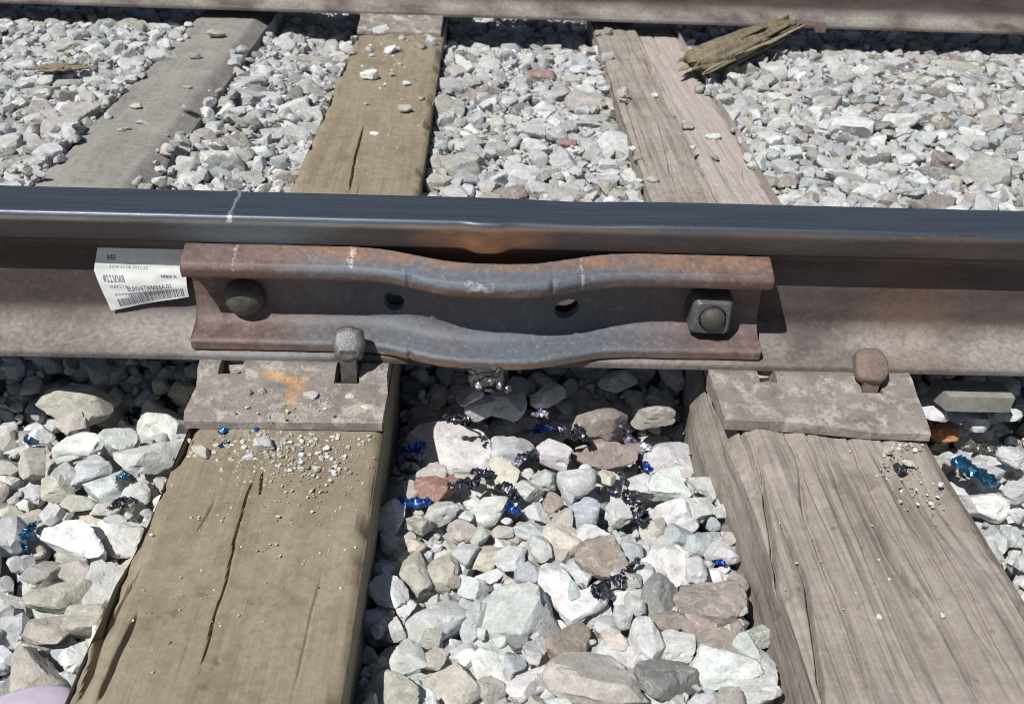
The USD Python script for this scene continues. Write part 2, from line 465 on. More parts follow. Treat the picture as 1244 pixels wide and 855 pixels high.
def sleeper(name, label, x0, x1, m, cracks, seed, grain=.0012, edge=.004, bow=.0, extra=None, dxs=.0010, dys=.006, Y0=Y0):
    """block with a finely modelled top and sides; cracks are (polyline, half width, depth)"""
    xs = np.arange(x0, x1 + dxs / 2, dxs)
    depth = .17
    side = np.linspace(0, 1, 26)[1:] ** 1.25 * depth
    # section runs down the left side, the top, the right side: parameters (x, drop)
    sx = np.r_[np.full(len(side), x0), xs, np.full(len(side), x1)]
    sd = np.r_[side[::-1], np.zeros(len(xs)), side]
    ys = np.arange(Y0, Y1, dys)
    n = len(sx)
    X = np.tile(sx, (len(ys), 1)); D = np.tile(sd, (len(ys), 1)); Y = np.tile(ys[:, None], (1, n))
    top = D == 0
    e = np.minimum(X - x0, x1 - X)
    z = -D.copy()
    z -= np.where(top, edge * np.clip(1 - e / (edge * 2.2), 0, 1) ** 2, 0)
    P = np.stack([X * 80 + Y * 5, Y * 4 - X * 9, D * 90], -1)
    g1 = fbm(P, 3, seed) - .5
    g2 = fbm(np.stack([X * 14, Y * 6, D * 10], -1), 3, seed + 3) - .5
    g3 = noise(np.stack([X * 200 + Y * 17, Y * 9 - X * 21, D * 200], -1), seed + 5) - .5
    z += np.where(top, grain * 2.2 * g1 + .005 * g2 + grain * .35 * g3, 0)
    out = np.where(X < (x0 + x1) / 2, -1, 1) * np.where(top & (e > .001), 0, 1)
    X = X + out * (.006 * g2 + grain * 3.0 * g1 + bow)
    # nibbled upper edges
    nib = np.clip(fbm(np.stack([Y * 22, 0 * Y, np.sign(X - (x0 + x1) / 2)], -1), 4, seed + 9) - .52, 0, 1)
    z -= np.where(top, nib * .05 * np.clip(1 - e / .012, 0, 1), 0)
    for line, w, d in cracks:
        dist, t = seg_dist(X + .0022 * (fbm(np.stack([Y * 45, 0 * Y, 0 * Y], -1), 3, seed) - .5), Y, line)
        taper = np.clip(np.minimum(t, 1 - t) * 6, .15, 1)
        z -= np.where(D < .03, d * taper * np.exp(-(dist / (w * taper)) ** 2), 0)
    if extra is not None:
        X, z = extra(X, Y, z, D, top)
    v = np.stack([X, Y, z], -1).reshape(-1, 3)
    k = len(ys)
    i, j = np.meshgrid(np.arange(k - 1), np.arange(n - 1), indexing='ij')
    a = i * n + j
    q = np.stack([a, a + 1, a + n + 1, a + n], -1).reshape(-1, 4)
    # end faces
    f = np.vstack([q[:, [0, 1, 2]], q[:, [0, 2, 3]]])
    c = len(v)
    v = np.vstack([v, [[(x0 + x1) / 2, Y0, -depth], [(x0 + x1) / 2, Y1 - dys, -depth]]])
    r = np.arange(n - 1)
    f = np.vstack([f, np.column_stack([np.full(n - 1, c), r + 1, r]), np.column_stack([np.full(n - 1, c + 1), (k - 1) * n + r, (k - 1) * n + r + 1])])
    t = thing(name, label, 'sleeper', ((x0 + x1) / 2, 0, 0), 'wooden sleepers across the track')
    obj('timber', (v - [(x0 + x1) / 2, 0, 0], f), m, t, smooth=40)
    return t


rng = np.random.default_rng(7)
cr = [(from_px([(322, 560), (300, 600), (285, 655), (275, 705), (262, 745), (250, 790), (238, 830)]), .0006, .007),
      (from_px([(320, 572), (316, 604)]), .0008, .006), (from_px([(262, 606), (240, 645)]), .0012, .003),
      (from_px([(172, 690), (150, 722), (124, 782), (100, 850)]), .0016, .016),
      (from_px([(170, 740), (140, 800), (118, 855)]), .0014, .010),
      (from_px([(443, 150), (432, 190), (424, 236)]), .0011, .010)]
for k in range(7):
    x = rng.uniform(-.27, -.11); y = rng.uniform(-.5, 1.3); L = rng.uniform(.05, .16)
    cr.append(([(x, y), (x + rng.uniform(-.006, .006), y + L)], .0009, rng.uniform(.001, .0025)))


def left_split(X, Y, z, D, top):
    k = smoothstep(-.27, -.38, Y) * np.clip(1 - (X - TIES['left'][0]) / .014, 0, 1)
    return X - .010 * k * (D < .08), z - .006 * k * (1 + noise(np.stack([Y * 30, X * 90, 0 * X], -1), 4))


tie_b = sleeper('wooden_sleeper', 'brown sleeper with a thin dark crack and grit beside its tie plate', *TIES['left'], M['tie_left'], cr, 11, grain=.0007, extra=left_split)
cr = [(from_px([(1031, 562), (1059, 614), (1079, 664), (1109, 708), (1138, 748), (1168, 803), (1190, 850)]), .002, .013),
      (from_px([(967, 545), (980, 630), (1004, 690), (1030, 750), (1060, 850)]), .0022, .006),
      (from_px([(920, 540), (938, 650), (949, 723), (959, 778), (972, 855)]), .0018, .011),
      (from_px([(935, 600), (978, 700), (994, 800), (1003, 860)]), .0016, .012),
      (from_px([(1000, 540), (1040, 640), (1090, 760), (1130, 850)]), .002, .005),
      (from_px([(1060, 540), (1110, 620), (1160, 720), (1213, 810)]), .002, .005),
      (from_px([(775, 50), (800, 100), (835, 160), (856, 205), (872, 244)]), .005, .020),
      (from_px([(745, 75), (770, 150), (790, 215)]), .003, .006), (from_px([(760, 60), (800, 150), (825, 240)]), .0025, .005)]
for k in range(38):
    x = rng.uniform(.268, .452); y = rng.uniform(-.5, 1.3); L = rng.uniform(.06, .3)
    cr.append(([(x, y), (x + rng.uniform(-.004, .004), y + L * .5), (x + rng.uniform(-.008, .008), y + L)], rng.uniform(.0009, .0018), rng.uniform(.002, .007)))


def right_wear(X, Y, z, D, top):
    x0 = TIES['right'][0]
    u = (X - x0) / .2
    rid = noise(np.stack([X * 140, Y * 3, 0 * X], -1), 31) - .5
    rid2 = noise(np.stack([X * 45, Y * 5, 0 * X], -1), 33) - .5
    z = z + np.where(top, (.0042 * rid + .0056 * rid2) * smoothstep(-.10, -.2, Y) + (.002 * rid) * (Y > 0), 0)
    # broken pit on the right half near the plate, splintered below it
    d = np.hypot((X - .425) / .028, (Y + .24) / .075)
    z = z - np.where(top, .010 * np.exp(-d ** 2) * (1 + 3 * rid), 0)
    # rounded, weathered upper left edge near the plate; far half has its right strip worn lower
    k = np.exp(-((Y + .09) / .09) ** 2) * np.clip(1 - (X - x0) / .03, 0, 1) ** 1.5
    z = z - np.where(D < .02, .026 * k, 0)
    X = X - .016 * np.exp(-((Y + .08) / .10) ** 2) * np.where(D > .02, np.minimum(1, (D - .02) / .03), 0) * (X < .3)
    z = z - np.where(top & (Y > .1), .015 * smoothstep(.357, .37, X), 0)
    return X, z


tie_c = sleeper('wooden_sleeper', 'grey weathered sleeper, deeply grained, under the plate with the rounded spike', *TIES['right'], M['tie_right'], cr, 23, grain=.0022, edge=.006, extra=right_wear)
cr = [(from_px([(182, 220), (205, 195)]), .003, .006)]


def bevel_right(X, Y, z, D, top):
    return X, z - np.where(top, .022 * smoothstep(-.545, -.50, X), 0)


tie_a = sleeper('wooden_sleeper', 'dusty grey sleeper half sunk in stones at far left', *TIES['far'], M['tie_far'], cr, 37, grain=.0006, extra=bevel_right, dxs=.003, dys=.01, Y0=.16)

# ------------------------------------------------------------------ rails
half = [(-.0665, .0), (-.0665, .009), (-.030, .0165), (-.0085, .030), (-.0075, .060), (-.0080, .098), (-.016, .116), (-.0335, .1235), (-.0342, .1300), (-.0330, .1545), (0, .1556)]
rad = [.0015, .004, .02, .014, .0, .012, .008, .0025, .004, .0055, 0]
lh = rounded(half, rad, 5)[:]
prof = np.vstack([lh, (lh * [-1, 1])[::-1][1:]])
# close under the foot without doubling points
prof = prof[np.r_[True, np.linalg.norm(np.diff(prof, axis=0), axis=1) > 1e-7]]
prof[:, 1] += ZF


def rail_warp(v):
    x, y, z = v.T.copy()
    h = smoothstep(ZF + .11, ZF + .125, z)
    near = smoothstep(.01, .03, -y)
    # weld flash squeezed out under the head and a hollow beside it in the running surface
    b = np.exp(-((x - .008) / .020) ** 4)
    low = np.exp(-((z - (ZF + .124)) / .008) ** 2)
    z = z - .0045 * b * low * near
    y = y - .0035 * b * h * near
    dip = np.exp(-((x - .105) / .055) ** 2)
    z = z - .0022 * dip * smoothstep(ZF + .143, ZF + .154, z)
    y = y + .0012 * dip * h * near
    n = fbm(np.stack([x * 14, y * 40, z * 40], -1), 3, 4) - .5
    ed = np.exp(-((z - (ZF + .149)) / .004) ** 2) * near
    z = z + .0015 * n * ed
    foot = 1 - smoothstep(ZF + .008, ZF + .016, z)
    z = z + .0016 * n * foot * (z > ZF + .004)
    return np.stack([x, y, z], -1)


rail = thing('running_rail', 'near steel rail with a dark polished top carrying the bolted joint bar', 'rail', (0, 0, 0), 'rails of the track')
xs = np.unique(np.r_[np.arange(-1.6, -.32, .02), np.arange(-.32, .34, .005), np.arange(.34, 1.8, .02)])
rm = sweep(densify(prof, .006), xs, rail_warp)
rmf = manifold3d.Manifold(manifold3d.Mesh(rm.vertices.astype(np.float32), rm.faces.astype(np.uint32)))
for hx in (-.0915, .0945):
    rmf = rmf - manifold3d.Manifold.cylinder(.05, .0145, .0145, 32).rotate([90, 0, 0]).translate([hx, .025, ZF + .058])
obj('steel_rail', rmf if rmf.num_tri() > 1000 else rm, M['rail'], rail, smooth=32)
cb = trimesh.creation.icosphere(3, 1.0)
cv = np.sign(cb.vertices) * np.abs(cb.vertices) ** .7 * [.020, .024, .014]
cv = cv * (1 + .75 * (fbm(cb.vertices * 3.2, 4, 8) - .5))[:, None] + [.012, -.078, ZF + .001]
obj('weld_collar', (cv, cb.faces), M['collar'], rail, smooth=25)
for k, (dx, dy, dz) in enumerate(((-.010, -.022, -.004), (.012, -.024, -.002), (.002, -.026, .004), (.020, -.018, -.010))):
    fl = trimesh.creation.icosphere(1, .0042); fl.vertices *= np.random.default_rng(k).uniform(.6, 1.4, fl.vertices.shape)
    obj('weld_bead', (fl.vertices + [.012 + dx, -.078 + dy, ZF + .001 + dz], fl.faces), M['bead'], rail, smooth=False)
far = thing('running_rail', 'far steel rail crossing the top edge of the view', 'rail', (0, 0, 0), 'rails of the track')
fx = np.arange(-2.2, 2.6, .04)
obj('steel_rail', sweep(densify(prof, .008), fx, lambda v: v + [0, YFAR, 0]), M['far_rail'], far, smooth=32)

# ------------------------------------------------------------------ joint bar with its bolts
BX0, BX1 = -.3045, .3055
bp = [(-.034, .1235), (-.060, .1135), (-.0635, .108), (-.0605, .0965), (-.034, .091), (-.026, .080), (-.0255, .045), (-.034, .031),
      (-.0605, .0245), (-.0635, .0215), (-.0630, .0118), (-.040, .0165), (-.013, .027), (-.013, .100), (-.020, .114)]
br_ = [.003, .002, .004, .004, .007, .008, .010, .008, .003, .002, .002, 0, .006, .008, .003]
bprof = rounded(bp, br_, 4); bprof[:, 1] += ZF


def bulge(x):
    def ramp(a, b):
        t = np.clip((x - a) / (b - a), 0, 1)
        return t - .11 * np.sin(2 * np.pi * t)
    return ramp(-.130, -.005) * (1 - ramp(.030, .165))


def bar_warp(v):
    x, y, z = v.T.copy()
    b = bulge(x)
    y = y - .0255 * b
    z = z - .003 * b
    lip = np.exp(-((z - (ZF + .104)) / .012) ** 2) * (y < -.045)
    lipb = np.exp(-((z - (ZF + .018)) / .012) ** 2) * (y < -.045)
    for x0 in (-.0720, .0745):                       # press marks
        y = y + .0032 * np.exp(-((x - x0) / .0022) ** 2) * (lip + lipb * (x0 < 0))
    n = fbm(np.stack([x * 22, y * 45, z * 45], -1), 4, 6) - .5
    y = y + .0024 * n + .0009 * (noise(np.stack([x * 140, y * 140, z * 140], -1), 12) - .5)
    z = z + .0014 * (fbm(np.stack([x * 22 + 9, y * 45, z * 45], -1), 3, 7) - .5)
    return np.stack([x, y, z], -1)


xs = np.unique(np.r_[BX0, BX0 + .0012, np.arange(BX0 + .004, BX1 - .002, .004), np.arange(-.08, .085, .0015), BX1 - .0012, BX1])
bar = sweep(densify(bprof, .004), xs, bar_warp)
ends = np.minimum(bar.vertices[:, 0] - BX0, BX1 - bar.vertices[:, 0]) < .0006
mid = np.array([-.040, ZF + .066])
bar.vertices[ends, 1:] = mid + (bar.vertices[ends, 1:] - mid) * .975
mf = manifold3d.Manifold(manifold3d.Mesh(bar.vertices.astype(np.float32), bar.faces.astype(np.uint32)))
for hx, w in ((-.0915, 1.0), (.0945, 1.18)):
    c = manifold3d.Manifold.cylinder(.12, .0115, .0115, 40).rotate([90, 0, 0]).scale([w, 1, 1]).translate([hx, .02, ZF + .058])
    mf = mf - c
jb = thing('joint_bar', 'rusty bent joint bar bolted against the near rail', 'joint bar', (0, 0, 0))
obj('bar_body', mf if mf.num_tri() > 100 else bar, M['bar'], jb, smooth=32)
# button head bolt, left
dome = trimesh.creation.icosphere(4, 1.0)
dv = dome.vertices.copy()
keep = dv[:, 1] < .0
dv[:, 1] = np.where(dv[:, 1] < 0, -np.abs(dv[:, 1]) ** .85, dv[:, 1] * .15)
dv = dv * [.0225, .0195, .0210] * (1 + .05 * (fbm(dv * 3, 3, 2) - .5))[:, None]
obj('bolt_head', (dv + [-.2505, -.0265, ZF + .058], dome.faces), M['bolt'], jb, smooth=50)
# square nut with bolt end, right
sq = manifold3d.CrossSection([[(-.0165, -.0165), (.0165, -.0165), (.0165, .0165), (-.0165, .0165)]]).offset(.0055, manifold3d.JoinType.Round, circular_segments=24)
nutm = manifold3d.Manifold.extrude(sq, .022, 6, 0, (1, 1)) + manifold3d.Manifold.extrude(sq, .008, 4, 0, (.80, .80)).translate([0, 0, .022])
nutm = (nutm - manifold3d.Manifold.cylinder(.02, .0150, .0150, 32).translate([0, 0, .023])).rotate([90, 0, 0]).rotate([0, 1.5, 0])
nt = obj('nut', nutm.translate([.2495, -.0245, ZF + .058]), M['nut'], jb, smooth=35)
be = trimesh.creation.revolve([(0, 0), (.0134, 0), (.0134, .0085), (.0124, .0118), (.0090, .0142), (.004, .0152), (0, .0154)], sections=32)
be.apply_transform(trimesh.transformations.rotation_matrix(math.pi / 2, (1, 0, 0))); be.apply_translation((.2495, -.0465, ZF + .058))
obj('bolt_end', be, M['bolt'], nt, smooth=35)
obj('washer', trimesh.creation.cylinder(.0235, .004, sections=40, transform=trimesh.transformations.translation_matrix((.2475, -.0272, ZF + .0585)) @ trimesh.transformations.rotation_matrix(math.pi / 2, (1, 0, 0))), M['bolt'], jb, smooth=35)


# ------------------------------------------------------------------ tie plates and spikes
def plate(outline, holes, label, seed, group='tie plates under the near rail', y_shift=0.0, mirror=False):
    pg = Polygon(outline).buffer(.002).buffer(-.002)
    for h in holes:
        pg = pg.difference(sbox(*h))
    pg = pg.segmentize(.006)
    n = 0
    x0, y0, x1, y1 = pg.bounds
    pts = [(x, y) for x in np.arange(x0, x1, .005) for y in np.arange(y0, y1, .005)]
    pts = np.array([p for p in pts if pg.buffer(-.002).contains(Point(p))])
    ring = [np.array(pg.exterior.coords)[:-1]] + [np.array(r.coords)[:-1] for r in pg.interiors]
    allp = np.vstack(ring + [pts])
    from scipy.spatial import Delaunay
    d = Delaunay(allp)
    tri = d.simplices
    cen = allp[tri].mean(1)
    tri = tri[shapely.contains_xy(pg, cen[:, 0], cen[:, 1])]
    u = allp[tri]; cr_ = np.cross(u[:, 1] - u[:, 0], u[:, 2] - u[:, 0]); tri[cr_ < 0] = tri[cr_ < 0][:, ::-1]
    yy = np.abs(allp[:, 1] - y_shift)
    ztop = np.interp(yy, [0, .064, .070, .082, .100, .150, .158, .165], [.0195, .0195, .0245, .0235, .0175, .0130, .0110, .0080])
    ztop = ztop + .0040 * (fbm(np.column_stack([allp * 38, 0 * allp[:, 0]]), 4, seed) - .5) * (yy > .068)
    N = len(allp)
    v = np.vstack([np.column_stack([allp, ztop]), np.column_stack([allp, np.full(N, .001)])])
    f = [tri, tri[:, ::-1] + N]
    s = 0
    for r in ring:
        k = len(r); i = s + np.arange(k); j = s + (np.arange(k) + 1) % k
        f += [np.column_stack([i, i + N, j + N]), np.column_stack([i, j + N, j])]
        s += k
    m = trimesh.Trimesh(v, np.vstack(f), process=False); m.fix_normals()
    t = thing('tie_plate', label, 'tie plate', (0, 0, 0), group)
    obj('plate_body', m, M['plate'], t, smooth=35)
    return t


plate([(-.2975, .16), (-.2965, -.060), (-.2945, -.085), (-.2905, -.11), (-.2930, -.150), (-.2910, -.1625), (-.20, -.1615), (-.0945, -.1610), (-.0925, -.115), (-.0955, -.09), (-.0945, -.05), (-.0945, .16)],
      [(-.272, -.092, -.248, -.060), (-.150, -.1005, -.124, -.060)], 'steel tie plate smeared with orange paint under the left end of the joint bar', 3)
plate([(.2530, .16), (.2535, -.055), (.2490, -.075), (.2520, -.10), (.2545, -.1480), (.33, -.1510), (.40, -.1600), (.4635, -.1620), (.4660, -.13), (.4690, -.10), (.4690, .16)],
      [(.302, -.0885, .321, -.060), (.4095, -.1005, .4325, -.060)], 'bare grey steel tie plate under the rail right of the joint bar', 5)
plate([(-.288, YFAR - .165), (-.10, YFAR - .165), (-.095, YFAR + .16), (-.288, YFAR + .16)], [], 'dusty steel tie plate under the far rail', 8, 'tie plate under the far rail', YFAR)


def spike(x, y, top, m, label, tilt, seed, w=.0165, headr=.0185, cut=8):
    sh = trimesh.creation.box((w, w, top + .09)); sh.apply_translation((0, 0, (top - .09) / 2))
    sh = sh.subdivide().subdivide().subdivide()
    sh.vertices += .0010 * (fbm(sh.vertices * 90, 3, seed)[:, None] - .5) * [1, 1, 0]
    h = trimesh.creation.icosphere(4, 1.0)
    v = h.vertices
    # octagonal, domed head that leans over the rail foot
    ang = np.arctan2(v[:, 1], v[:, 0]); rr = np.hypot(v[:, 0], v[:, 1])
    oct_ = 1 - .045 * (1 - np.cos(cut * ang)) * .5
    p = np.sign(v) * np.abs(v) ** [.72, .72, .55]
    p = np.column_stack([p[:, 0] * headr * oct_, p[:, 1] * headr * 1.12 * oct_, p[:, 2] * .0095])
    p *= (1 + .10 * (fbm(v * 2.6, 4, seed) - .5))[:, None]
    R = trimesh.transformations.rotation_matrix(tilt, (1, 0, 0))[:3, :3]
    p = p @ R.T + [0, .0065, top]
    t = thing('track_spike', label, 'spike', (x, y, 0), 'spikes holding the near rail')
    obj('shank', sh, m, t, smooth=35); obj('spike_head', (p, h.faces), m, t, smooth=26)
    return t


spike(-.1345, -.0885, .0540, M['spike'], 'tall spike with a shiny worn round head through the left plate', math.radians(46), 4, headr=.0170)
spike(.4195, -.0890, .0400, M['spike_rust'], 'rusty rounded spike in the right plate clamping the rail foot', math.radians(34), 9, headr=.0180, cut=5)
# packed dirt and a pebble in the empty square holes

# ------------------------------------------------------------------ barcode paper stuck on the web
UTL, UTR = np.array([-.4035, -.0096, .1275]), np.array([-.3120, -.0096, .1280])
TL, TR = np.array(at(114, 328, Y=-.0145)), np.array(at(226, 333, Y=-.0150))
BL, BR = np.array(at(136, 376, Y=-.0150)), np.array(at(230, 360, Y=-.0155))


def paper_point(u, v, lift=0.0):
    """v from -1 (upper edge) over 0 (fold) to 1 (lower edge)"""
    u, v = np.asarray(u, float)[..., None], np.asarray(v, float)[..., None]
    up = (UTL * (1 - u) + UTR * u) * -v + (TL * (1 - u) + TR * u) * (1 + v)
    lo = (TL * (1 - u) + TR * u) * (1 - v) + (BL * (1 - u) + BR * u) * v
    p = np.where(v < 0, up, lo)
    p = p + np.array([0, -1, 0]) * (.0020 * np.sin(np.pi * np.clip(v, 0, 1)) + .0012 * np.sin(u * 5 + v * 2) * np.clip(v, 0, 1))
    p = p + np.array([0, -1, 0]) * .0022 * (noise(np.concatenate([u * 5, v * 4, 0 * u], -1), 3)[..., None] - .3) * smoothstep(-.9, -.2, v)
    nrm = np.where(v < 0, np.array([0, -.92, -.38]), np.array([0, -.97, .24]))
    return p + nrm * lift


def paper_sheet(u0, u1, v0, v1, lift, thick, nu=20, nv=14):
    U, V = np.meshgrid(np.linspace(u0, u1, nu), np.linspace(v0, v1, nv), indexing='ij')
    a = paper_point(U, V, lift + thick).reshape(-1, 3); b = paper_point(U, V, lift).reshape(-1, 3)
    i, j = np.meshgrid(np.arange(nu - 1), np.arange(nv - 1), indexing='ij')
    k = i * nv + j
    q = np.stack([k, k + 1, k + nv + 1, k + nv], -1).reshape(-1, 4)
    N = nu * nv
    loop = np.r_[np.arange(nv), (np.arange(1, nu)) * nv + nv - 1, (nu - 1) * nv + np.arange(nv - 2, -1, -1), np.arange(nu - 2, 0, -1) * nv]
    l2 = np.roll(loop, -1)
    f = np.vstack([q, q[:, ::-1] + N, np.column_stack([loop, loop + N, l2 + N, l2])])
    m = trimesh.Trimesh(np.vstack([a, b]), np.vstack([f[:, [0, 1, 2]], f[:, [0, 2, 3]]]), process=False)
    m.fix_normals()
    return m


lab = thing('paper_label', 'folded white paper label with a barcode stuck to the rail web', 'paper label')
obj('paper_sheet', paper_sheet(0, 1, -1, 1, 0, .00035, 24, 29), M['paper'], lab, smooth=40)


def print_text(text, u, v, height, du, name='printed_text', bold=True):
    m = meshkit.text_mesh(text, 1.0, .05, bold)
    v3 = m.vertices.copy()
    w = v3[:, 0].max()
    uu = u + v3[:, 0] / w * du; vv = v - v3[:, 1] * height
    m.vertices = paper_point(uu, vv, .0004) + (v3[:, 2:3] > .02) * np.array([0, -.0001, .00003])
    obj(name, m, M['ink'], lab, smooth=False)


print_text('BUHV4TWM86A.01', .30, .53, .135, .52)
print_text('#11MM8', .07, .27, .17, .24)
print_text('HUM 1 / 2', .11, .43, .07, .20, bold=False)
print_text('M86 A', .72, .15, .09, .18)
print_text('MR', .12, -.42, .20, .10)
print_text('1104 16 08 2011 22', .16, -.13, .09, .42, bold=False)
rb = np.random.default_rng(3)
u = .135; bars = []
while u < .955:
    w = rb.choice([.006, .009, .014])
    bars.append(paper_sheet(u, u + w, .585, .93, .00042, .00008, 2, 3)); u += w + rb.choice([.006, .008, .012])
obj('barcode', trimesh.util.concatenate(bars), M['ink'], lab, smooth=False)

# ------------------------------------------------------------------ ballast stones
ICO = {k: trimesh.creation.icosphere(k, 1.0) for k in (1, 2, 3)}


def stone_shape(seed, sub=2, smooth_p=60):
    """angular broken stone inside a unit box: the cut of random planes, edges a little worn, a chip or two knocked out"""
    r = np.random.default_rng(seed)
    d = ICO[sub].vertices
    k = r.integers(6, 11)
    n = r.normal(size=(k, 3)); n /= np.linalg.norm(n, axis=1, keepdims=True)
    n = np.vstack([n, [[0, 0, 1], [0, 0, -1]]]); n[-2:, :2] += r.normal(size=(2, 2)) * .28
    n /= np.linalg.norm(n, axis=1, keepdims=True)
    off = np.r_[r.uniform(.50, .98, k), r.uniform(.5, .8, 2)]
    c = np.maximum(d @ n.T, 1e-3) / off
    rad = (np.sum(c ** smooth_p, 1)) ** (-1 / smooth_p)
    rad = np.minimum(rad, 1.3)
    v = d * rad[:, None]
    v = v * (1 + .09 * (fbm(d * 2.1 + seed * 3.1, 3, seed) - .5) + .05 * (noise(d * 7 + seed, seed + 1) - .5))[:, None]
    chip = np.clip(noise(d * 2.6 + seed * 1.7, seed + 2) - .62, 0, 1)
    v = v * (1 - .55 * np.minimum(chip, .22))[:, None]
    v -= (v.max(0) + v.min(0)) / 2
    v /= (v.max(0) - v.min(0)) / 2
    return trimesh.Trimesh(v, ICO[sub].faces, process=False)


PROTO = {}
for s_ in range(48):
    m = stone_shape(100 + s_, 2)
    PROTO[('m', s_)] = meshkit.arrays(m, 20)
    m = stone_shape(100 + s_, 1)
    PROTO[('l', s_)] = meshkit.arrays(m, 20)


def rot(yaw, tx=0.0, ty=0.0):
    c, s = math.cos(yaw), math.sin(yaw)
    Rz = np.array([[c, -s, 0], [s, c, 0], [0, 0, 1]])
    cx, sx = math.cos(tx), math.sin(tx); cy, sy = math.cos(ty), math.sin(ty)
    return np.array([[cy, 0, sy], [0, 1, 0], [-sy, 0, cy]]) @ np.array([[1, 0, 0], [0, cx, -sx], [0, sx, cx]]) @ Rz


TINT = dict(W=(.66, .67, .66), G=(.51, .525, .52), B=(.40, .435, .46), T=(.43, .41, .365), N=(.30, .255, .225), R=(.33, .19, .155), D=(.23, .235, .23), Y=(.57, .53, .45), O=(.66, .27, .12), L=(.56, .45, .60))
CNAME = dict(W='chalky white', G='light grey', B='blue grey', T='tan grey', N='brown', R='brick red', D='dark grey', Y='cream', O='orange', L='pale lilac')

CELL = .004
hx0, hy0 = -1.75, -.95
HX, HY = int(3.8 / CELL), int(3.1 / CELL)
hxs, hys = hx0 + (np.arange(HX) + .5) * CELL, hy0 + (np.arange(HY) + .5) * CELL
HXX, HYY = np.meshgrid(hxs, hys, indexing='ij')
LEVEL = ballast_level(HXX, HYY)
SURF = LEVEL - .048
for a_, b_ in TIES.values():
    k_ = (HXX > a_ + .002) & (HXX < b_ - .002) & ((HYY > .16) | (a_ > -.6))
    SURF[k_] = np.maximum(SURF[k_], -.001)
SURF[(HXX > .363) & (HXX < .466) & (HYY > .1)] = -.016
# the end of the plates and the foot of the rails cover the stones
SURF[(np.abs(HYY) < .066)] = np.maximum(SURF[(np.abs(HYY) < .066)], -9)
ON_TIE = np.zeros_like(SURF, bool)
for a_, b_ in TIES.values():
    ON_TIE |= (HXX > a_) & (HXX < b_) & ((HYY > .16) | (a_ > -.6))


def settle(v, x, y, q=88):
    """height at which the stone (vertices about its centre) rests at x, y; returns z, cells, their tops"""
    i = ((v[:, 0] + x - hx0) / CELL).astype(int); j = ((v[:, 1] + y - hy0) / CELL).astype(int)
    if i.min() < 0 or j.min() < 0 or i.max() >= HX or j.max() >= HY:
        return None
    key = i * HY + j
    cells, inv = np.unique(key, return_inverse=True)
    lo = np.full(len(cells), 9.0); hi = np.full(len(cells), -9.0)
    np.minimum.at(lo, inv, v[:, 2]); np.maximum.at(hi, inv, v[:, 2])
    s = SURF.ravel()[cells]
    under = lo < hi.max() * .2
    z = np.percentile((s - lo)[under] if under.any() else (s - lo), q)
    return z, cells, hi


STONES = []          # dicts: proto key or mesh arrays, R, dims, pos, tint, traced


def commit(z, cells, hi):
    f = SURF.ravel()
    f[cells] = np.maximum(f[cells], hi + z)


def jitter_tint(code, r, amt=.07):
    t = np.array(TINT[code]) * (1 + r.normal(0, amt)) * (1 + r.normal(0, .02, 3))
    return np.clip(t, .05, .78)


VIEW = Polygon([tuple(at(-90, 900, z=-.05)[:2]), tuple(at(1330, 900, z=-.05)[:2]), tuple(at(1330, 0, z=0)[:2] + [.0, .12]), tuple(at(-90, 0, z=0)[:2] + [0, .12])])
XMIN, YMIN, XMAX, YMAX = VIEW.bounds
REGION = shapely.contains_xy(VIEW.buffer(.20), HXX, HYY) & ~ON_TIE
CAND = np.flatnonzero(REGION.ravel())
UNDER = np.abs(HYY.ravel()) < .075
rs = np.random.default_rng(21)
CODES = np.array(list('WGBTNYD')); PW = np.array([.18, .46, .10, .19, .03, .02, .02]); PW /= PW.sum()


def fill(n, dmin, dmax, kind, below, tops, q=80):
    """drops up to n stones where the surface lies deeper than 'below' under the level; their tops may rise to 'tops' over it"""
    f, lv = SURF.ravel(), LEVEL.ravel()
    picks = rs.choice(CAND, n)
    for c in picks:
        if f[c] > lv[c] - below:
            continue
        x, y = hxs[c // HY], hys[c % HY]
        dm = dmin * (dmax / dmin) ** rs.random()
        dm *= 1.22 if y > .1 and dm > .014 else 1.0
        dims = dm * np.array([rs.uniform(.95, 1.35), rs.uniform(.75, 1.05), rs.uniform(.55, .85)])
        k = int(rs.integers(48)); key = (kind, k)
        R = rot(rs.uniform(0, 6.28), rs.normal(0, .35), rs.normal(0, .35))
        v = (PROTO[key][0] * dims / 2) @ R.T
        got = settle(v, x, y, q)
        if got is None:
            continue
        z, cells, hi = got
        if z + hi.max() > lv[c] + tops or (UNDER[c] and z + hi.max() > -.02):
            continue
        if ON_TIE.ravel()[cells].mean() > .25:
            continue
        commit(z, cells, hi)
        code = rs.choice(CODES, p=PW)
        STONES.append(dict(key=key, R=R, dims=dims, pos=np.array([x, y, z]), tint=jitter_tint(code, rs), code=code, traced=False))


fill(19000, .024, .042, 'l', .018, .0, 70)

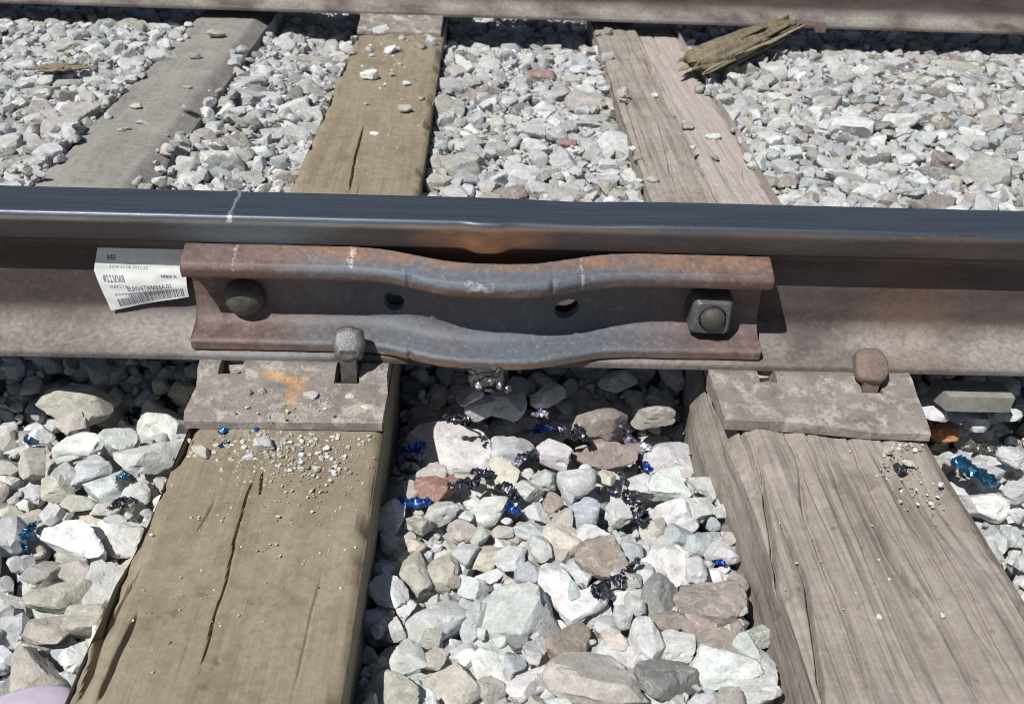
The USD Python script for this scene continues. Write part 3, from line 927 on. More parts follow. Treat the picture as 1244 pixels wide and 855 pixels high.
# the stones one can tell apart in the photograph: (crop origin, scale), then x, y, width, height, slant, colour
TR_ = {
    'a': (450, 430, 4.072, '405 455 400 270 15 W|275 350 150 170 -30 T|690 465 230 140 -15 G|540 380 130 90 0 Y|655 350 100 90 -40 T|760 360 110 90 0 T|945 350 150 130 -20 G|900 480 190 110 35 G|640 590 160 150 20 Y|870 600 140 110 -20 G|330 660 200 130 -10 R|310 590 150 110 50 T|200 670 90 130 20 T|580 750 170 180 20 W|350 780 170 130 10 G|790 670 130 110 0 G|820 770 130 90 20 G|895 740 100 110 0 N|480 605 120 80 0 T|235 835 110 80 0 T|980 650 90 190 10 G|670 240 180 130 0 G|540 250 130 110 10 G|880 190 150 110 0 G|490 210 120 100 0 G|690 105 0 0 0 G'),
    'b': (670, 430, 4.072, '250 305 280 230 0 N|260 490 310 200 5 N|600 500 260 170 35 G|570 640 220 190 30 W|480 420 120 70 30 G|775 630 170 150 30 G|640 390 80 70 0 T|580 390 60 60 0 T|430 650 130 120 0 G|150 770 150 160 10 B|340 770 130 130 20 G|130 640 170 150 -20 G|265 600 90 80 20 Y|740 760 160 120 0 G|845 780 90 80 0 G|600 800 200 140 0 W|840 730 50 60 0 Y|50 820 110 130 0 T|500 280 190 130 0 T|330 120 170 110 0 G'),
    'c': (450, 630, 3.8, '230 40 120 90 0 T|165 90 80 60 0 T|190 250 140 210 75 T|330 240 140 160 80 T|160 400 90 110 0 W|300 480 290 200 -10 G|385 290 60 80 0 N|470 310 140 110 30 G|550 260 120 70 0 W|480 470 110 190 -80 G|670 450 310 270 -45 G|430 50 120 90 -20 T|540 160 130 110 0 Y|440 180 110 100 0 G|640 180 140 110 0 G|745 45 160 80 10 G|720 250 100 90 0 B|860 300 140 260 80 W|938 340 60 110 80 B|920 590 210 280 80 N|900 90 180 120 0 Y|185 640 150 130 20 G|300 640 100 90 0 T|430 620 150 130 10 W|560 680 190 160 20 W|670 670 90 110 0 B|770 620 130 130 0 G|390 770 230 170 -5 T|100 790 240 170 20 T|550 800 130 110 0 T|740 770 210 150 0 W|870 845 120 60 0 G|280 560 90 70 0 T|590 560 80 60 0 G'),
    'd': (670, 630, 3.8, '235 205 210 210 -10 N|360 150 110 110 30 B|150 380 130 190 60 W|420 250 140 130 10 G|350 360 130 100 0 W|490 370 140 220 -70 D|560 210 220 150 30 W|590 70 150 110 -20 B|700 90 190 110 -20 B|790 150 140 100 0 G|740 370 280 210 20 N|860 290 90 80 0 N|680 500 140 100 20 N|540 470 160 90 -20 N|575 580 150 150 30 W|440 570 150 190 80 G|760 570 190 140 10 N|290 550 90 130 70 Y|540 750 270 200 -5 D|200 750 420 230 0 T|810 690 270 190 30 W|985 690 90 200 80 G|900 610 120 120 20 G|950 790 180 140 0 G|870 420 60 90 0 B|940 530 120 160 30 G|860 510 60 90 0 N|470 40 110 110 0 T|700 830 120 60 0 G|180 90 130 90 20 W'),
    'e': (32, 430, 2.013, '28 135 55 80 -20 T|115 112 150 85 -5 T|200 152 85 50 0 T|335 160 110 105 -20 W|35 190 60 70 0 W|110 175 80 60 0 T|125 220 110 50 -5 W|225 212 85 70 0 G|305 242 145 70 -5 G|15 260 60 120 80 T|140 280 100 90 -30 G|205 318 110 80 -20 G|270 330 60 70 0 G|100 305 60 60 0 G|130 452 170 85 15 W|235 445 85 75 20 G|190 375 70 40 0 G|125 365 80 40 0 T|75 335 70 50 0 T|100 520 110 70 0 T|180 565 110 100 0 G|40 540 80 60 0 T|40 590 60 60 0 T|78 602 130 70 -20 T|145 650 110 80 0 T|60 680 110 70 -10 T|112 735 62 75 0 W|30 770 100 130 80 T|215 405 50 30 0 G|10 400 50 50 0 T'),
    'f': (1093, 440, 4.27, '165 235 130 130 0 W|275 262 110 110 0 G|390 295 130 120 0 W|228 375 120 110 20 O|430 365 190 110 0 G|290 500 100 90 0 G|460 580 160 140 0 G|460 730 170 150 0 W|480 280 80 60 0 T|560 250 120 90 0 G|590 480 130 110 0 G|600 660 120 110 0 G'),
    'g': (32, 0, 3.0, '45 400 110 90 0 T|150 350 90 80 0 T|190 410 130 80 0 T|130 480 130 100 0 T|60 530 100 50 0 T|380 235 80 60 0 W|500 220 110 60 0 G|310 190 60 120 -70 G|400 110 130 80 0 T|490 110 80 60 0 G|300 90 90 90 0 G|220 50 80 80 0 T|545 560 90 70 0 Y|620 570 60 90 70 T|700 590 150 120 0 W|860 545 90 90 0 W|880 360 90 90 0 W|1040 330 100 90 0 T|810 290 120 60 0 G|1050 85 150 70 0 T|970 400 110 90 0 W|900 480 90 60 0 G|1030 220 170 60 0 T|760 510 120 110 20 T|800 360 130 90 0 G|960 640 120 80 0 T|820 640 90 80 0 T|600 650 80 70 0 W|560 630 70 50 0 G|640 490 90 60 0 T|720 370 70 50 0 T|1000 490 100 80 0 G|1010 570 90 80 0 W|940 160 80 70 0 G|150 165 110 70 0 T|60 60 100 70 0 T|120 90 90 60 0 T|250 290 80 50 0 G|150 300 100 50 0 T|50 330 70 50 0 T'),
    'h': (420, 0, 3.0, '370 320 100 80 0 B|370 400 105 110 0 T|520 235 80 90 0 G|610 170 90 70 0 B|640 300 70 60 0 B|715 280 110 60 0 R|880 370 150 130 -10 T|740 350 130 50 0 G|520 380 90 60 0 W|480 340 130 50 0 N|670 470 100 80 0 G|545 440 60 80 0 Y|770 440 60 90 80 W|850 450 150 40 0 G|610 435 60 40 0 W|730 415 60 60 0 W|990 530 130 100 20 W|790 590 90 100 0 G|805 520 65 50 0 R|910 270 60 70 0 W|420 600 130 140 30 T|340 660 90 80 0 Y|500 650 90 70 0 B|600 705 110 60 0 N|640 620 120 80 0 W|940 655 110 60 10 B|820 705 150 70 0 T|990 705 60 70 0 T|1050 705 70 80 0 W|560 540 100 80 0 T|340 590 60 70 0 T|460 540 110 80 0 G|900 560 80 90 0 G|960 600 70 50 0 W|400 260 70 50 0 T|560 650 60 60 0 W|710 680 80 60 0 G|850 250 60 50 0 W|440 245 60 60 0 W|680 100 60 50 0 W|620 110 60 50 0 W'),
    'i': (803, 0, 3.0, '695 460 145 130 30 W|800 460 80 90 0 D|880 450 110 120 0 W|410 270 90 70 20 W|530 235 60 50 0 W|630 240 90 80 0 G|560 340 120 70 0 G|720 370 70 50 0 D|840 370 70 60 0 T|1010 630 130 80 0 D|1170 650 190 130 0 T|1040 590 110 60 0 N|960 500 80 70 0 G|1020 490 70 90 0 W|900 580 70 60 0 W|560 660 110 60 10 B|680 650 150 60 -5 T|470 720 90 60 0 W|550 745 80 40 0 W|640 710 80 50 0 W|690 740 60 40 0 B|770 700 110 80 0 W|930 700 80 80 0 B|1010 740 130 70 0 N|1190 740 100 80 0 G|350 610 70 80 0 W|400 655 70 50 0 D|465 660 70 60 0 N|380 470 110 50 -20 W|310 380 90 80 0 G|580 400 80 40 0 W|700 190 80 50 0 T|930 120 50 70 0 T|850 230 100 60 0 G|1090 250 150 60 0 T|1170 290 70 50 0 B|1205 160 50 40 0 W|100 100 110 60 0 G|290 110 60 60 0 W|130 70 40 40 0 W|60 170 110 50 0 W|430 440 100 50 -10 W|470 560 90 50 -10 W|1130 510 110 70 0 G|1000 340 90 50 0 N'),
}
seen = 0
for key, (ox, oy, sc, text) in TR_.items():
    for item in text.split('|'):
        cx, cy, w, h, ang, code = item.split()
        cx, cy, w, h, ang = (float(t) for t in (cx, cy, w, h, ang))
        seen += 1
        if w < 20:
            continue
        px, py = ox + cx / sc, oy + cy / sc
        p = at(px, py, z=-.05)
        for _ in range(4):
            zz = float(ballast_level(p[0], p[1])) - .003 + (.026 * float(smoothstep(-.24, -.12, p[1])) if p[1] < -.06 else 0)
            p = at(px, py, z=zz)
        s = px_per_m(p)
        wm, hm = w / sc / s, h / sc / s
        wm *= 1.2; hm *= 1.2
        if abs(ang) > 65:
            L, B = h / sc / s * 1.25, wm
            dims = np.array([L, B, min(.72 * B, .042)])
        else:
            dims = np.array([wm, hm * 1.08, min(hm * .80, wm * .62, .050)])
        r = np.random.default_rng(1000 + seen)
        R = rot(math.radians(-ang), r.normal(0, .16), r.normal(0, .16))
        mesh = meshkit.arrays(stone_shape(5000 + seen, 3), 19)
        v = (mesh[0] * dims / 2) @ R.T
        got = settle(v, p[0], p[1], 60)
        if got is None:
            continue
        z, cells, hi = got
        top = hi.max()
        z = float(np.clip(z, zz - .18 * dims[2], zz + .15 * dims[2]))
        if abs(p[1]) < .07:
            z = min(z, ZF - .006 - top)
        if abs(p[1] - YFAR) < .08:
            z = min(z, ZF - .002 - top)
        commit(z, cells, hi)
        STONES.append(dict(mesh=mesh, R=R, dims=dims, pos=np.array([p[0], p[1], z]), tint=jitter_tint(code, r, .04), code=code, traced=True, px=(px, py), zone=key))

fill(11000, .022, .040, 'm', .016, .012)
fill(11000, .014, .026, 'm', .013, .007)
fill(14000, .008, .014, 'm', .016, .0)

fill(38000, .006, .012, 'l', .010, .000)
# stones spilled over the edges of the sleepers beyond the rail
for a_, b_, n_ in ((-.675, -.5, 70), (-.288, -.094, 16), (.259, .463, 46)):
    for _ in range(n_):
        x = (a_ if rs.random() < .6 else b_) + rs.normal(0, .012); y = rs.uniform(.15, 1.42)
        if a_ > -.3 and y < 1.0 and b_ < 0:
            y = rs.uniform(1.2, 1.42); x = rs.uniform(a_, b_)
        dm = .012 * 2.6 ** rs.random()
        dims = dm * np.array([rs.uniform(.95, 1.35), rs.uniform(.75, 1.05), rs.uniform(.5, .8)])
        key = ('m', int(rs.integers(48))); R = rot(rs.uniform(0, 6.28), rs.normal(0, .25), rs.normal(0, .25))
        got = settle((PROTO[key][0] * dims / 2) @ R.T, x, y, 70)
        if got is None or got[0] > .03:
            continue
        z, cells, hi = got
        commit(z, cells, hi)
        code = rs.choice(CODES, p=PW)
        STONES.append(dict(key=key, R=R, dims=dims, pos=np.array([x, y, z]), tint=jitter_tint(code, rs), code=code, traced=False))

# split into single things and the mass
for s in STONES:
    if s['pos'][1] > .05:                       # older, dustier stones beyond the near rail
        g_ = s['tint'].mean(); s['tint'] = (.72 * s['tint'] + .28 * g_) * .84
    d = (s['pos'] - EYE) @ FW
    s['size'] = float(np.prod(s['dims'][:2]) ** .5 * F_PX / d)
    s['xy'] = pix(s['pos'])
inview = [s for s in STONES if 0 < s['xy'][0] < 1244 and 0 < s['xy'][1] < 855 and not (s['key'][0] == 'l' if 'key' in s else False)]
inview.sort(key=lambda s: (not s['traced'], -s['size']))
single = inview[:300]
ids = {id(s) for s in single}


def zone_of(s):
    x, y, _ = s['pos']
    if y < .05:
        if x < -.28:
            zone = 'left of near brown sleeper'
            row = 'near the rail' if y < .05 and y > -.16 else ('midway' if y > -.3 else 'at the lower corner')
            return zone, row
        if x > .45:
            return 'right of grained sleeper', 'near the rail' if y > -.12 else 'farther down'
        zone = 'between near sleepers'
        col = 'left side' if x < .03 else ('middle' if x < .13 else 'right side')
        row = 'under the bent bar' if y > -.13 else ('upper part' if y > -.24 else ('centre' if y > -.36 else 'bottom edge'))
        return zone, f'{row}, {col}'
    if x < -.6 or (x < -.5 and y > 1.2):
        return 'beyond rail left of dusty sleeper', 'far back' if y > 1.0 else 'close up'
    if x < -.28:
        zone = 'beyond rail left of brown sleeper'
    elif x < .27:
        zone = 'beyond rail left of split sleeper'
    else:
        zone = 'beyond rail right of split sleeper'
    row = 'close up' if y < .5 else ('midway' if y < .95 else 'far back')
    return zone, row


names = {}
for s in single:
    zone, row = zone_of(s)
    k = 'large' if s['size'] > 48 else ('mid-sized' if s['size'] > 30 else 'small')
    s['group'] = 'ballast stones ' + zone
    s['base'] = (k, CNAME[s['code']], row, zone)
    names.setdefault(s['base'], []).append(s)
ORD = ['first', 'second', 'third', 'fourth', 'fifth', 'sixth', 'seventh', 'eighth', 'ninth', 'tenth', 'eleventh', 'twelfth', 'thirteenth', 'fourteenth', 'fifteenth']
for base, members in names.items():
    members.sort(key=lambda s: s['xy'][0])
    k, col, row, zone = base
    for n_, s in enumerate(members):
        if len(members) == 1:
            s['label'] = f'only {k} {col} stone {row}, {zone}'
        else:
            s['label'] = f'{ORD[min(n_, 14)]} {k} {col} stone from left, {row}, {zone}'
for s in single:
    v, f, n = s['mesh'] if s['traced'] else PROTO[s['key']]
    A = s['R'] * (s['dims'] / 2)[None]
    nn = n @ (s['R'] / s['dims'][None]).T
    nn /= np.linalg.norm(nn, axis=1, keepdims=True)
    pr = obj('ballast_stone', (v @ A.T, f), M['stone'], normals=nn, tint=s['tint'], loc=s['pos'])
    tag(pr, s['label'], 'stone', s['group'])
VV, FF, NN, TT, base_i = [], [], [], [], 0
for s in STONES:
    if id(s) in ids:
        continue
    v, f, n = s['mesh'] if s['traced'] else PROTO[s['key']]
    A = s['R'] * (s['dims'] / 2)[None]
    nn = n @ (s['R'] / s['dims'][None]).T
    VV.append(v @ A.T + s['pos']); FF.append(f + base_i); NN.append(nn / np.linalg.norm(nn, axis=1, keepdims=True)); TT.append(np.repeat(s['tint'][None], len(v), 0)); base_i += len(v)
pr = obj('ballast_gravel', (np.vstack(VV), np.vstack(FF)), M['stone'], normals=np.vstack(NN), tint=np.vstack(TT))
tag(pr, 'mass of smaller pale ballast stones filling the track bed', 'ballast', kind='stuff')
print('stones', len(STONES), 'single', len(single), 'traced', sum(s['traced'] for s in STONES), 'tris', sum(map(len, FF)))

# ------------------------------------------------------------------ small things lying about
def surface_at(x, y, r=.008):
    i0, i1 = int((x - r - hx0) / CELL), int((x + r - hx0) / CELL) + 1
    j0, j1 = int((y - r - hy0) / CELL), int((y + r - hy0) / CELL) + 1
    return float(np.percentile(SURF[i0:i1, j0:j1], 75))


def on_ground(px, py, guess=-.03):
    p = at(px, py, z=guess)
    for _ in range(4):
        p = at(px, py, z=surface_at(p[0], p[1]))
    return p


def coil(L, r, turns, rng_, taper=True):
    """tangled spring of flat metal strip, drawn out unevenly"""
    n = int(turns * 9) + 2
    t = np.linspace(0, 1, n)
    w = np.cumsum(rng_.uniform(.3, 1.7, n)); w = (w - w[0]) / (w[-1] - w[0])
    rr = r * (1 - .35 * t * taper) * (1 + .35 * (noise(np.column_stack([t * turns * .8, 0 * t, 0 * t]), int(rng_.integers(999))) - .5) * 2)
    bend = .16 * L * np.sin(t * np.pi * rng_.uniform(.6, 1.6))
    p = np.column_stack([(w - .5) * L, bend + rr * np.cos(t * turns * 6.283), .85 * rr * np.sin(t * turns * 6.283)])
    p += rng_.normal(0, .00045, p.shape)
    return tube(p, np.interp(t, [0, .06, .9, 1], [.0006, .0017, .0015, .0005]) * rng_.uniform(.6, 1.5, n), 5, .45)


def curl(L, w, twist, rng_, n=26):
    """wide ribbon twisted about its length, rolled at the edges"""
    t = np.linspace(0, 1, n); k = 7
    u = np.linspace(-1, 1, k)
    ang = twist * t + rng_.uniform(0, 3)
    prof = np.stack([u * w * .5, w * .40 * (1 - u ** 2)], -1)
    V = []
    bend = .16 * L * np.sin(t * np.pi) * rng_.choice([-1, 1])
    for i in range(n):
        c, s_ = math.cos(ang[i]), math.sin(ang[i])
        sc = math.sin(math.pi * min(max(t[i], .04), .96)) ** .4
        q = prof * sc
        V.append(np.column_stack([np.full(k, (t[i] - .5) * L), bend[i] + q[:, 0] * c - q[:, 1] * s_, q[:, 0] * s_ + q[:, 1] * c]))
    V = np.concatenate(V)
    V = V + rng_.normal(0, w * .085, V.shape)
    i, j = np.meshgrid(np.arange(n - 1), np.arange(k - 1), indexing='ij')
    a = i * k + j
    q = np.stack([a, a + 1, a + k + 1, a + k], -1).reshape(-1, 4)
    m = trimesh.Trimesh(V, np.vstack([q[:, [0, 1, 2]], q[:, [0, 2, 3]]]), process=False)
    nrm = m.vertex_normals
    back = V - nrm * .0006
    N = len(V)
    loop = np.r_[np.arange(k), np.arange(1, n) * k + k - 1, (n - 1) * k + np.arange(k - 2, -1, -1), np.arange(n - 2, 0, -1) * k]
    l2 = np.roll(loop, -1)
    f = np.vstack([m.faces, m.faces[:, ::-1] + N, np.column_stack([loop, loop + N, l2 + N]), np.column_stack([loop, l2 + N, l2])])
    o = trimesh.Trimesh(np.vstack([V, back]), f, process=False); o.fix_normals()
    return o


def swarf(px, py, length, ang, style, m, label, width=11, lift=.004, wire=False):
    p = on_ground(px, py)
    s = px_per_m(p)
    L = length / s; r_ = np.random.default_rng(int(px * 7 + py))
    if style == 'coil':
        g = curl(L, width / s * 1.15, L / .0035, r_, 52)
    elif style == 'roll':
        t = np.linspace(0, 1, 22)
        pts = np.column_stack([(t - .5) * L, .10 * L * np.sin(t * 3.1), .0015 * np.sin(t * 9)])
        g = tube(pts, width / s * .5 * np.interp(t, [0, .05, .12, .9, 1], [.35, .8, 1, .92, .5]) , 12, .7)
        ph = np.arctan2(g.vertices[:, 2], g.vertices[:, 1]); g.vertices[:, 1:] *= (1 + .16 * np.sin(ph * 2 + g.vertices[:, 0] * 420))[:, None] * (1 + r_.normal(0, .13, len(ph)))[:, None]
    else:
        g = curl(L, width / s, r_.uniform(2.5, 6), r_)
    R_ = rot(math.radians(-ang), r_.normal(0, .12), r_.normal(0, .10))
    g.vertices = g.vertices @ R_.T
    t = thing('metal_shaving', label, 'metal shaving', p + [0, 0, lift + width / s * .12], 'curled metal shavings scattered on the track')
    obj('ribbon', g, M[m], t, smooth=25)
    if wire:
        w_ = tube([(-L * .5, 0, 0), (-L * .8, .002, .002), (-L * 1.1, .001, .001), (-L * 1.35, .003, 0)], [.0008, .0007, .0006, .0004], 6)
        w_.vertices = w_.vertices @ R_.T
        obj('wire_end', w_, M['olive'], t)
    return t


for a_ in [
    (503, 618, 40, -4, 'roll', 'blue', 'bright blue rolled shaving with a thin wire tail beside brown sleeper', 15, .004, True),
    (501, 545, 34, -10, 'curl', 'blue', 'blue black shaving beside the folded white stone', 12),
    (504, 556, 26, 15, 'curl', 'violet', 'small glinting shaving just below the blue black one', 8),
    (495, 568, 44, 60, 'coil', 'black', 'black coiled shaving standing by the brick red stone', 12),
    (568, 587, 56, -28, 'coil', 'black', 'long black coiled shaving under the folded white stone', 12),
    (586, 578, 30, 15, 'curl', 'black', 'dark shaving over the cream stone hollow', 14),
    (613, 602, 46, 48, 'coil', 'black', 'black coil running down to the blue shaving', 12),
    (622, 624, 26, 55, 'roll', 'blue', 'short bright blue shaving right of the white pointed stone', 12),
    (649, 560, 54, -14, 'roll', 'black', 'thick black shaving with pale glints under the long grey stone', 17),
    (631, 565, 16, -30, 'curl', 'violet', 'pale glinting end beside the thick black shaving', 10),
    (658, 527, 26, -8, 'curl', 'blue', 'cobalt blue shaving above the small grey stone', 12),
    (556, 512, 34, -14, 'coil', 'black', 'black coil at the shadow edge under the bent bar', 10),
    (585, 503, 34, -35, 'coil', 'black', 'dark coil lying in the shadow under the bent bar', 9),
    (656, 508, 20, 20, 'curl', 'violet', 'small silvery shaving left of the big brown stone', 10),
    (697, 532, 34, 20, 'coil', 'black', 'black tangled coil left of the big brown stone', 15),
    (775, 541, 46, 52, 'curl', 'violet', 'shiny lilac shaving right of the big brown stones', 13),
    (762, 524, 18, 50, 'curl', 'black', 'small black shaving touching the upper brown stone', 9),
    (785, 573, 16, 70, 'roll', 'blue', 'dark blue stub right of the lower brown stone', 10),
    (741, 592, 26, 62, 'curl', 'violet', 'glinting dark shaving in the stones below the brown ones', 11),
    (755, 586, 26, 84, 'roll', 'black', 'black upright roll below the brown stones', 9),
    (768, 610, 30, 50, 'coil', 'black', 'black coil leading to the long spring', 12),
    (773, 632, 42, 82, 'coil', 'black', 'long black spring shaped shaving in the middle of the gap', 14),
    (853, 560, 32, -18, 'curl', 'black', 'dark blue crumpled shaving beside the grained sleeper', 15),
    (766, 690, 26, -38, 'curl', 'black', 'black twisted shaving right of the brown stone', 10),
    (740, 709, 44, -30, 'coil', 'black', 'black clump of coils below the brown stone', 14),
    (731, 722, 26, 40, 'coil', 'black', 'lower black coil of the clump by the white stone', 14),
    (873, 688, 16, 30, 'curl', 'blue', 'tiny blue shaving above the flat brown stone', 8),
    (154, 582, 18, 45, 'curl', 'teal', 'small teal shaving among stones left of brown sleeper', 8),
    (39, 655, 40, 88, 'coil', 'teal', 'teal coil at the left edge of the photo', 11),
    (40, 538, 20, 30, 'curl', 'teal', 'teal shaving at upper left stones', 10),
    (160, 508, 28, 75, 'coil', 'black', 'black coil among the shaded stones near the rail', 11),
    (150, 617, 36, -12, 'curl', 'black', 'dark shaving beside the stones left of brown sleeper', 10),
    (160, 515, 18, 20, 'curl', 'olive', 'small olive shaving beside the shaded black coil', 9),
    (1179, 580, 58, 58, 'roll', 'teal', 'thick shiny teal shaving beside the grained sleeper', 20),
    (1194, 553, 54, 8, 'roll', 'olive', 'olive dark rolled shaving at the right edge', 14),
    (276, 524, 24, -62, 'roll', 'blue', 'blue shaving standing on the brown sleeper', 9, .001),
    (272, 541, 15, -50, 'curl', 'black', 'dark tip below the blue shaving on brown sleeper', 7, .001),
    (294, 514, 11, 0, 'roll', 'teal', 'small round blue bead by the left plate', 8, .001),
    (308, 522, 16, 52, 'roll', 'blue', 'short dark blue shaving by the left plate', 8, .001),
    (1092, 572, 14, 20, 'roll', 'black', 'small dark shaving on the grained sleeper', 11, .001),
    (597, 436, 10, 20, 'curl', 'violet', 'tiny glinting flake hanging on the bent bar', 8, 0),
]:
    if a_[1] == 436:
        continue
    swarf(*a_)


def splinter(p0, p1, r, seed, n=14, flat=.55):
    r_ = np.random.default_rng(seed)
    t = np.linspace(0, 1, n)[:, None]
    p = np.asarray(p0) * (1 - t) + np.asarray(p1) * t
    p = p + np.cumsum(r_.normal(0, .0012, (n, 3)), 0) * [1, 1, .5]
    m = tube(p, r * np.interp(t[:, 0], [0, .08, .5, .9, 1], [.25, .9, 1, .75, .15]) * (1 + .12 * r_.normal(size=n)), 7, flat)
    return m


sc = thing('wood_scrap', 'bundle of splintered dry wood lying on stones near the far rail', 'wood scrap', at(900, 62, z=.01))
c0 = np.array(at(900, 62, z=.01))
e0, e1 = np.array(at(838, 88, z=.01)), np.array(at(962, 34, z=.02))
ax = (e1 - e0) / np.linalg.norm(e1 - e0); sd = np.cross(ax, [0, 0, 1])
r_ = np.random.default_rng(12)
t_ = np.linspace(0, 1, 40)
core = tube((e0 - c0) * .95 + np.outer(t_, (e1 - e0) * .95), .046 * np.interp(t_, [0, .06, .3, .7, .95, 1], [.35, .9, 1.0, .72, .5, .2]), 40, .5)
wv = core.vertices - np.array([0, 0, 0]); al = wv @ ax; ac = wv @ sd
gr = fbm(np.column_stack([al * 5, ac * 95, wv[:, 2] * 95]), 4, 17) - .5
core.vertices = wv + np.array([0, 0, 1]) * (.030 * gr + .016)[:, None] + np.outer(.016 * gr, sd) + np.outer(.06 * (noise(np.column_stack([ac * 120, wv[:, 2] * 90, 0 * al]), 5) - .5) * np.clip(np.abs(al / .25) - .6, 0, 1), ax)
obj('wood_core', core, M['bark'], sc, smooth=40)
for k in range(40):
    u0, u1 = sorted(r_.uniform(0, 1, 2)); u0, u1 = min(u0, .35) * .8, max(u1, .7)
    o = r_.uniform(-.052, .048); zz = .008 + .045 * r_.random() * (1 - abs(o) / .10)
    if k % 5 == 0:
        u0, u1 = -.02, 1.0
    fan = 1 - .45 * 1.0
    p0 = e0 + ax * np.linalg.norm(e1 - e0) * u0 + sd * o * 1.15 - c0; p1 = e0 + ax * np.linalg.norm(e1 - e0) * u1 + sd * o * fan - c0
    j_ = r_.normal(0, .012, 2); p0 = p0 + sd * j_[0] + ax * r_.normal(0, .015); p1 = p1 + sd * j_[1] + ax * r_.normal(0, .02)
    p0[2] = zz - .012; p1[2] = zz - .002
    obj('splinter', splinter(p0, p1, r_.uniform(.003, .0075), 50 + k), M['bark' if k % 3 else 'bark_pale'], sc, smooth=45)
p0, p1 = on_ground(951, 47), on_ground(967, 52)
st_ = thing('cream_stick', 'short cream coloured stick beside the splintered wood', 'stick', p0 + [0, 0, .014])
obj('stick_body', splinter((0, 0, 0), p1 - p0, .0045, 3, 8), M['stick'], st_, smooth=45)
p0, p1 = on_ground(1006, 37), on_ground(1056, 38)
st_ = thing('thin_twig', 'thin brown twig lying right of the splintered wood', 'twig', p0 + [0, 0, .010])
obj('twig_body', splinter((0, 0, 0), p1 - p0, .003, 5, 10), M['bark'], st_, smooth=45)
wf = thing('wood_fragment', 'brown crumbling wood fragment among stones at far left', 'wood fragment', on_ground(75, 90) + [0, 0, .004])
for k in range(6):
    y = r_.uniform(-.022, .022); x0_ = r_.uniform(-.06, -.02); x1_ = r_.uniform(.0, .07)
    obj('splinter', splinter((x0_, y, .004), (x1_, y * .6, .008), r_.uniform(.005, .010), 90 + k), M['bark'], wf, smooth=45)
stub = thing('rail_anchor', 'small rusty steel anchor end against the far rail foot', 'rail anchor', (at(997, 33, Y=YFAR - .075)))
sb = trimesh.creation.box((.022, .018, .022)).subdivide().subdivide(); sb.vertices += .003 * (fbm(sb.vertices * 60, 3, 4)[:, None] - .5)
obj('anchor_body', sb, M['spike_rust'], stub, smooth=40)
p0, p1 = on_ground(566, 521) + [0, 0, .010], on_ground(588, 538) + [0, 0, .008]
st_ = thing('rusty_sliver', 'thin rust red sliver lying on the folded white stone', 'sliver', p0)
obj('sliver_body', splinter((0, 0, 0), p1 - p0, .0025, 8, 8), M['spike_rust'], st_, smooth=45)


def pebble(px, py, w, h, code, label, z=.0, group='pebbles lying on sleepers and plates', name='pebble', cat='pebble', thick=.8, flat=0):
    p = at(px, py, z=z)
    if p[1] > .1 and p[0] > .363:
        p = at(px, py, z=-.016)
    s = px_per_m(p)
    dims = np.array([w / s, max(h / s * 1.15, .5 * w / s), min(thick * h / s, w / s)]) * 1.15
    sd_ = int(px * 13 + py * 7)
    r = np.random.default_rng(sd_)
    v, f, n = meshkit.arrays(stone_shape(sd_, 2), 22)
    R_ = rot(r.uniform(-.5, .5), r.normal(0, .1), r.normal(0, .1))
    A = R_ * (dims / 2)[None]
    nn = n @ (R_ / dims[None]).T; nn /= np.linalg.norm(nn, axis=1, keepdims=True)
    vv = v @ A.T
    pr = obj(name, (vv, f), M['stone'], normals=nn, tint=jitter_tint(code, r, .05), loc=p + [0, 0, -vv[:, 2].min() * .75])
    tag(pr, label, cat, group)
    return pr


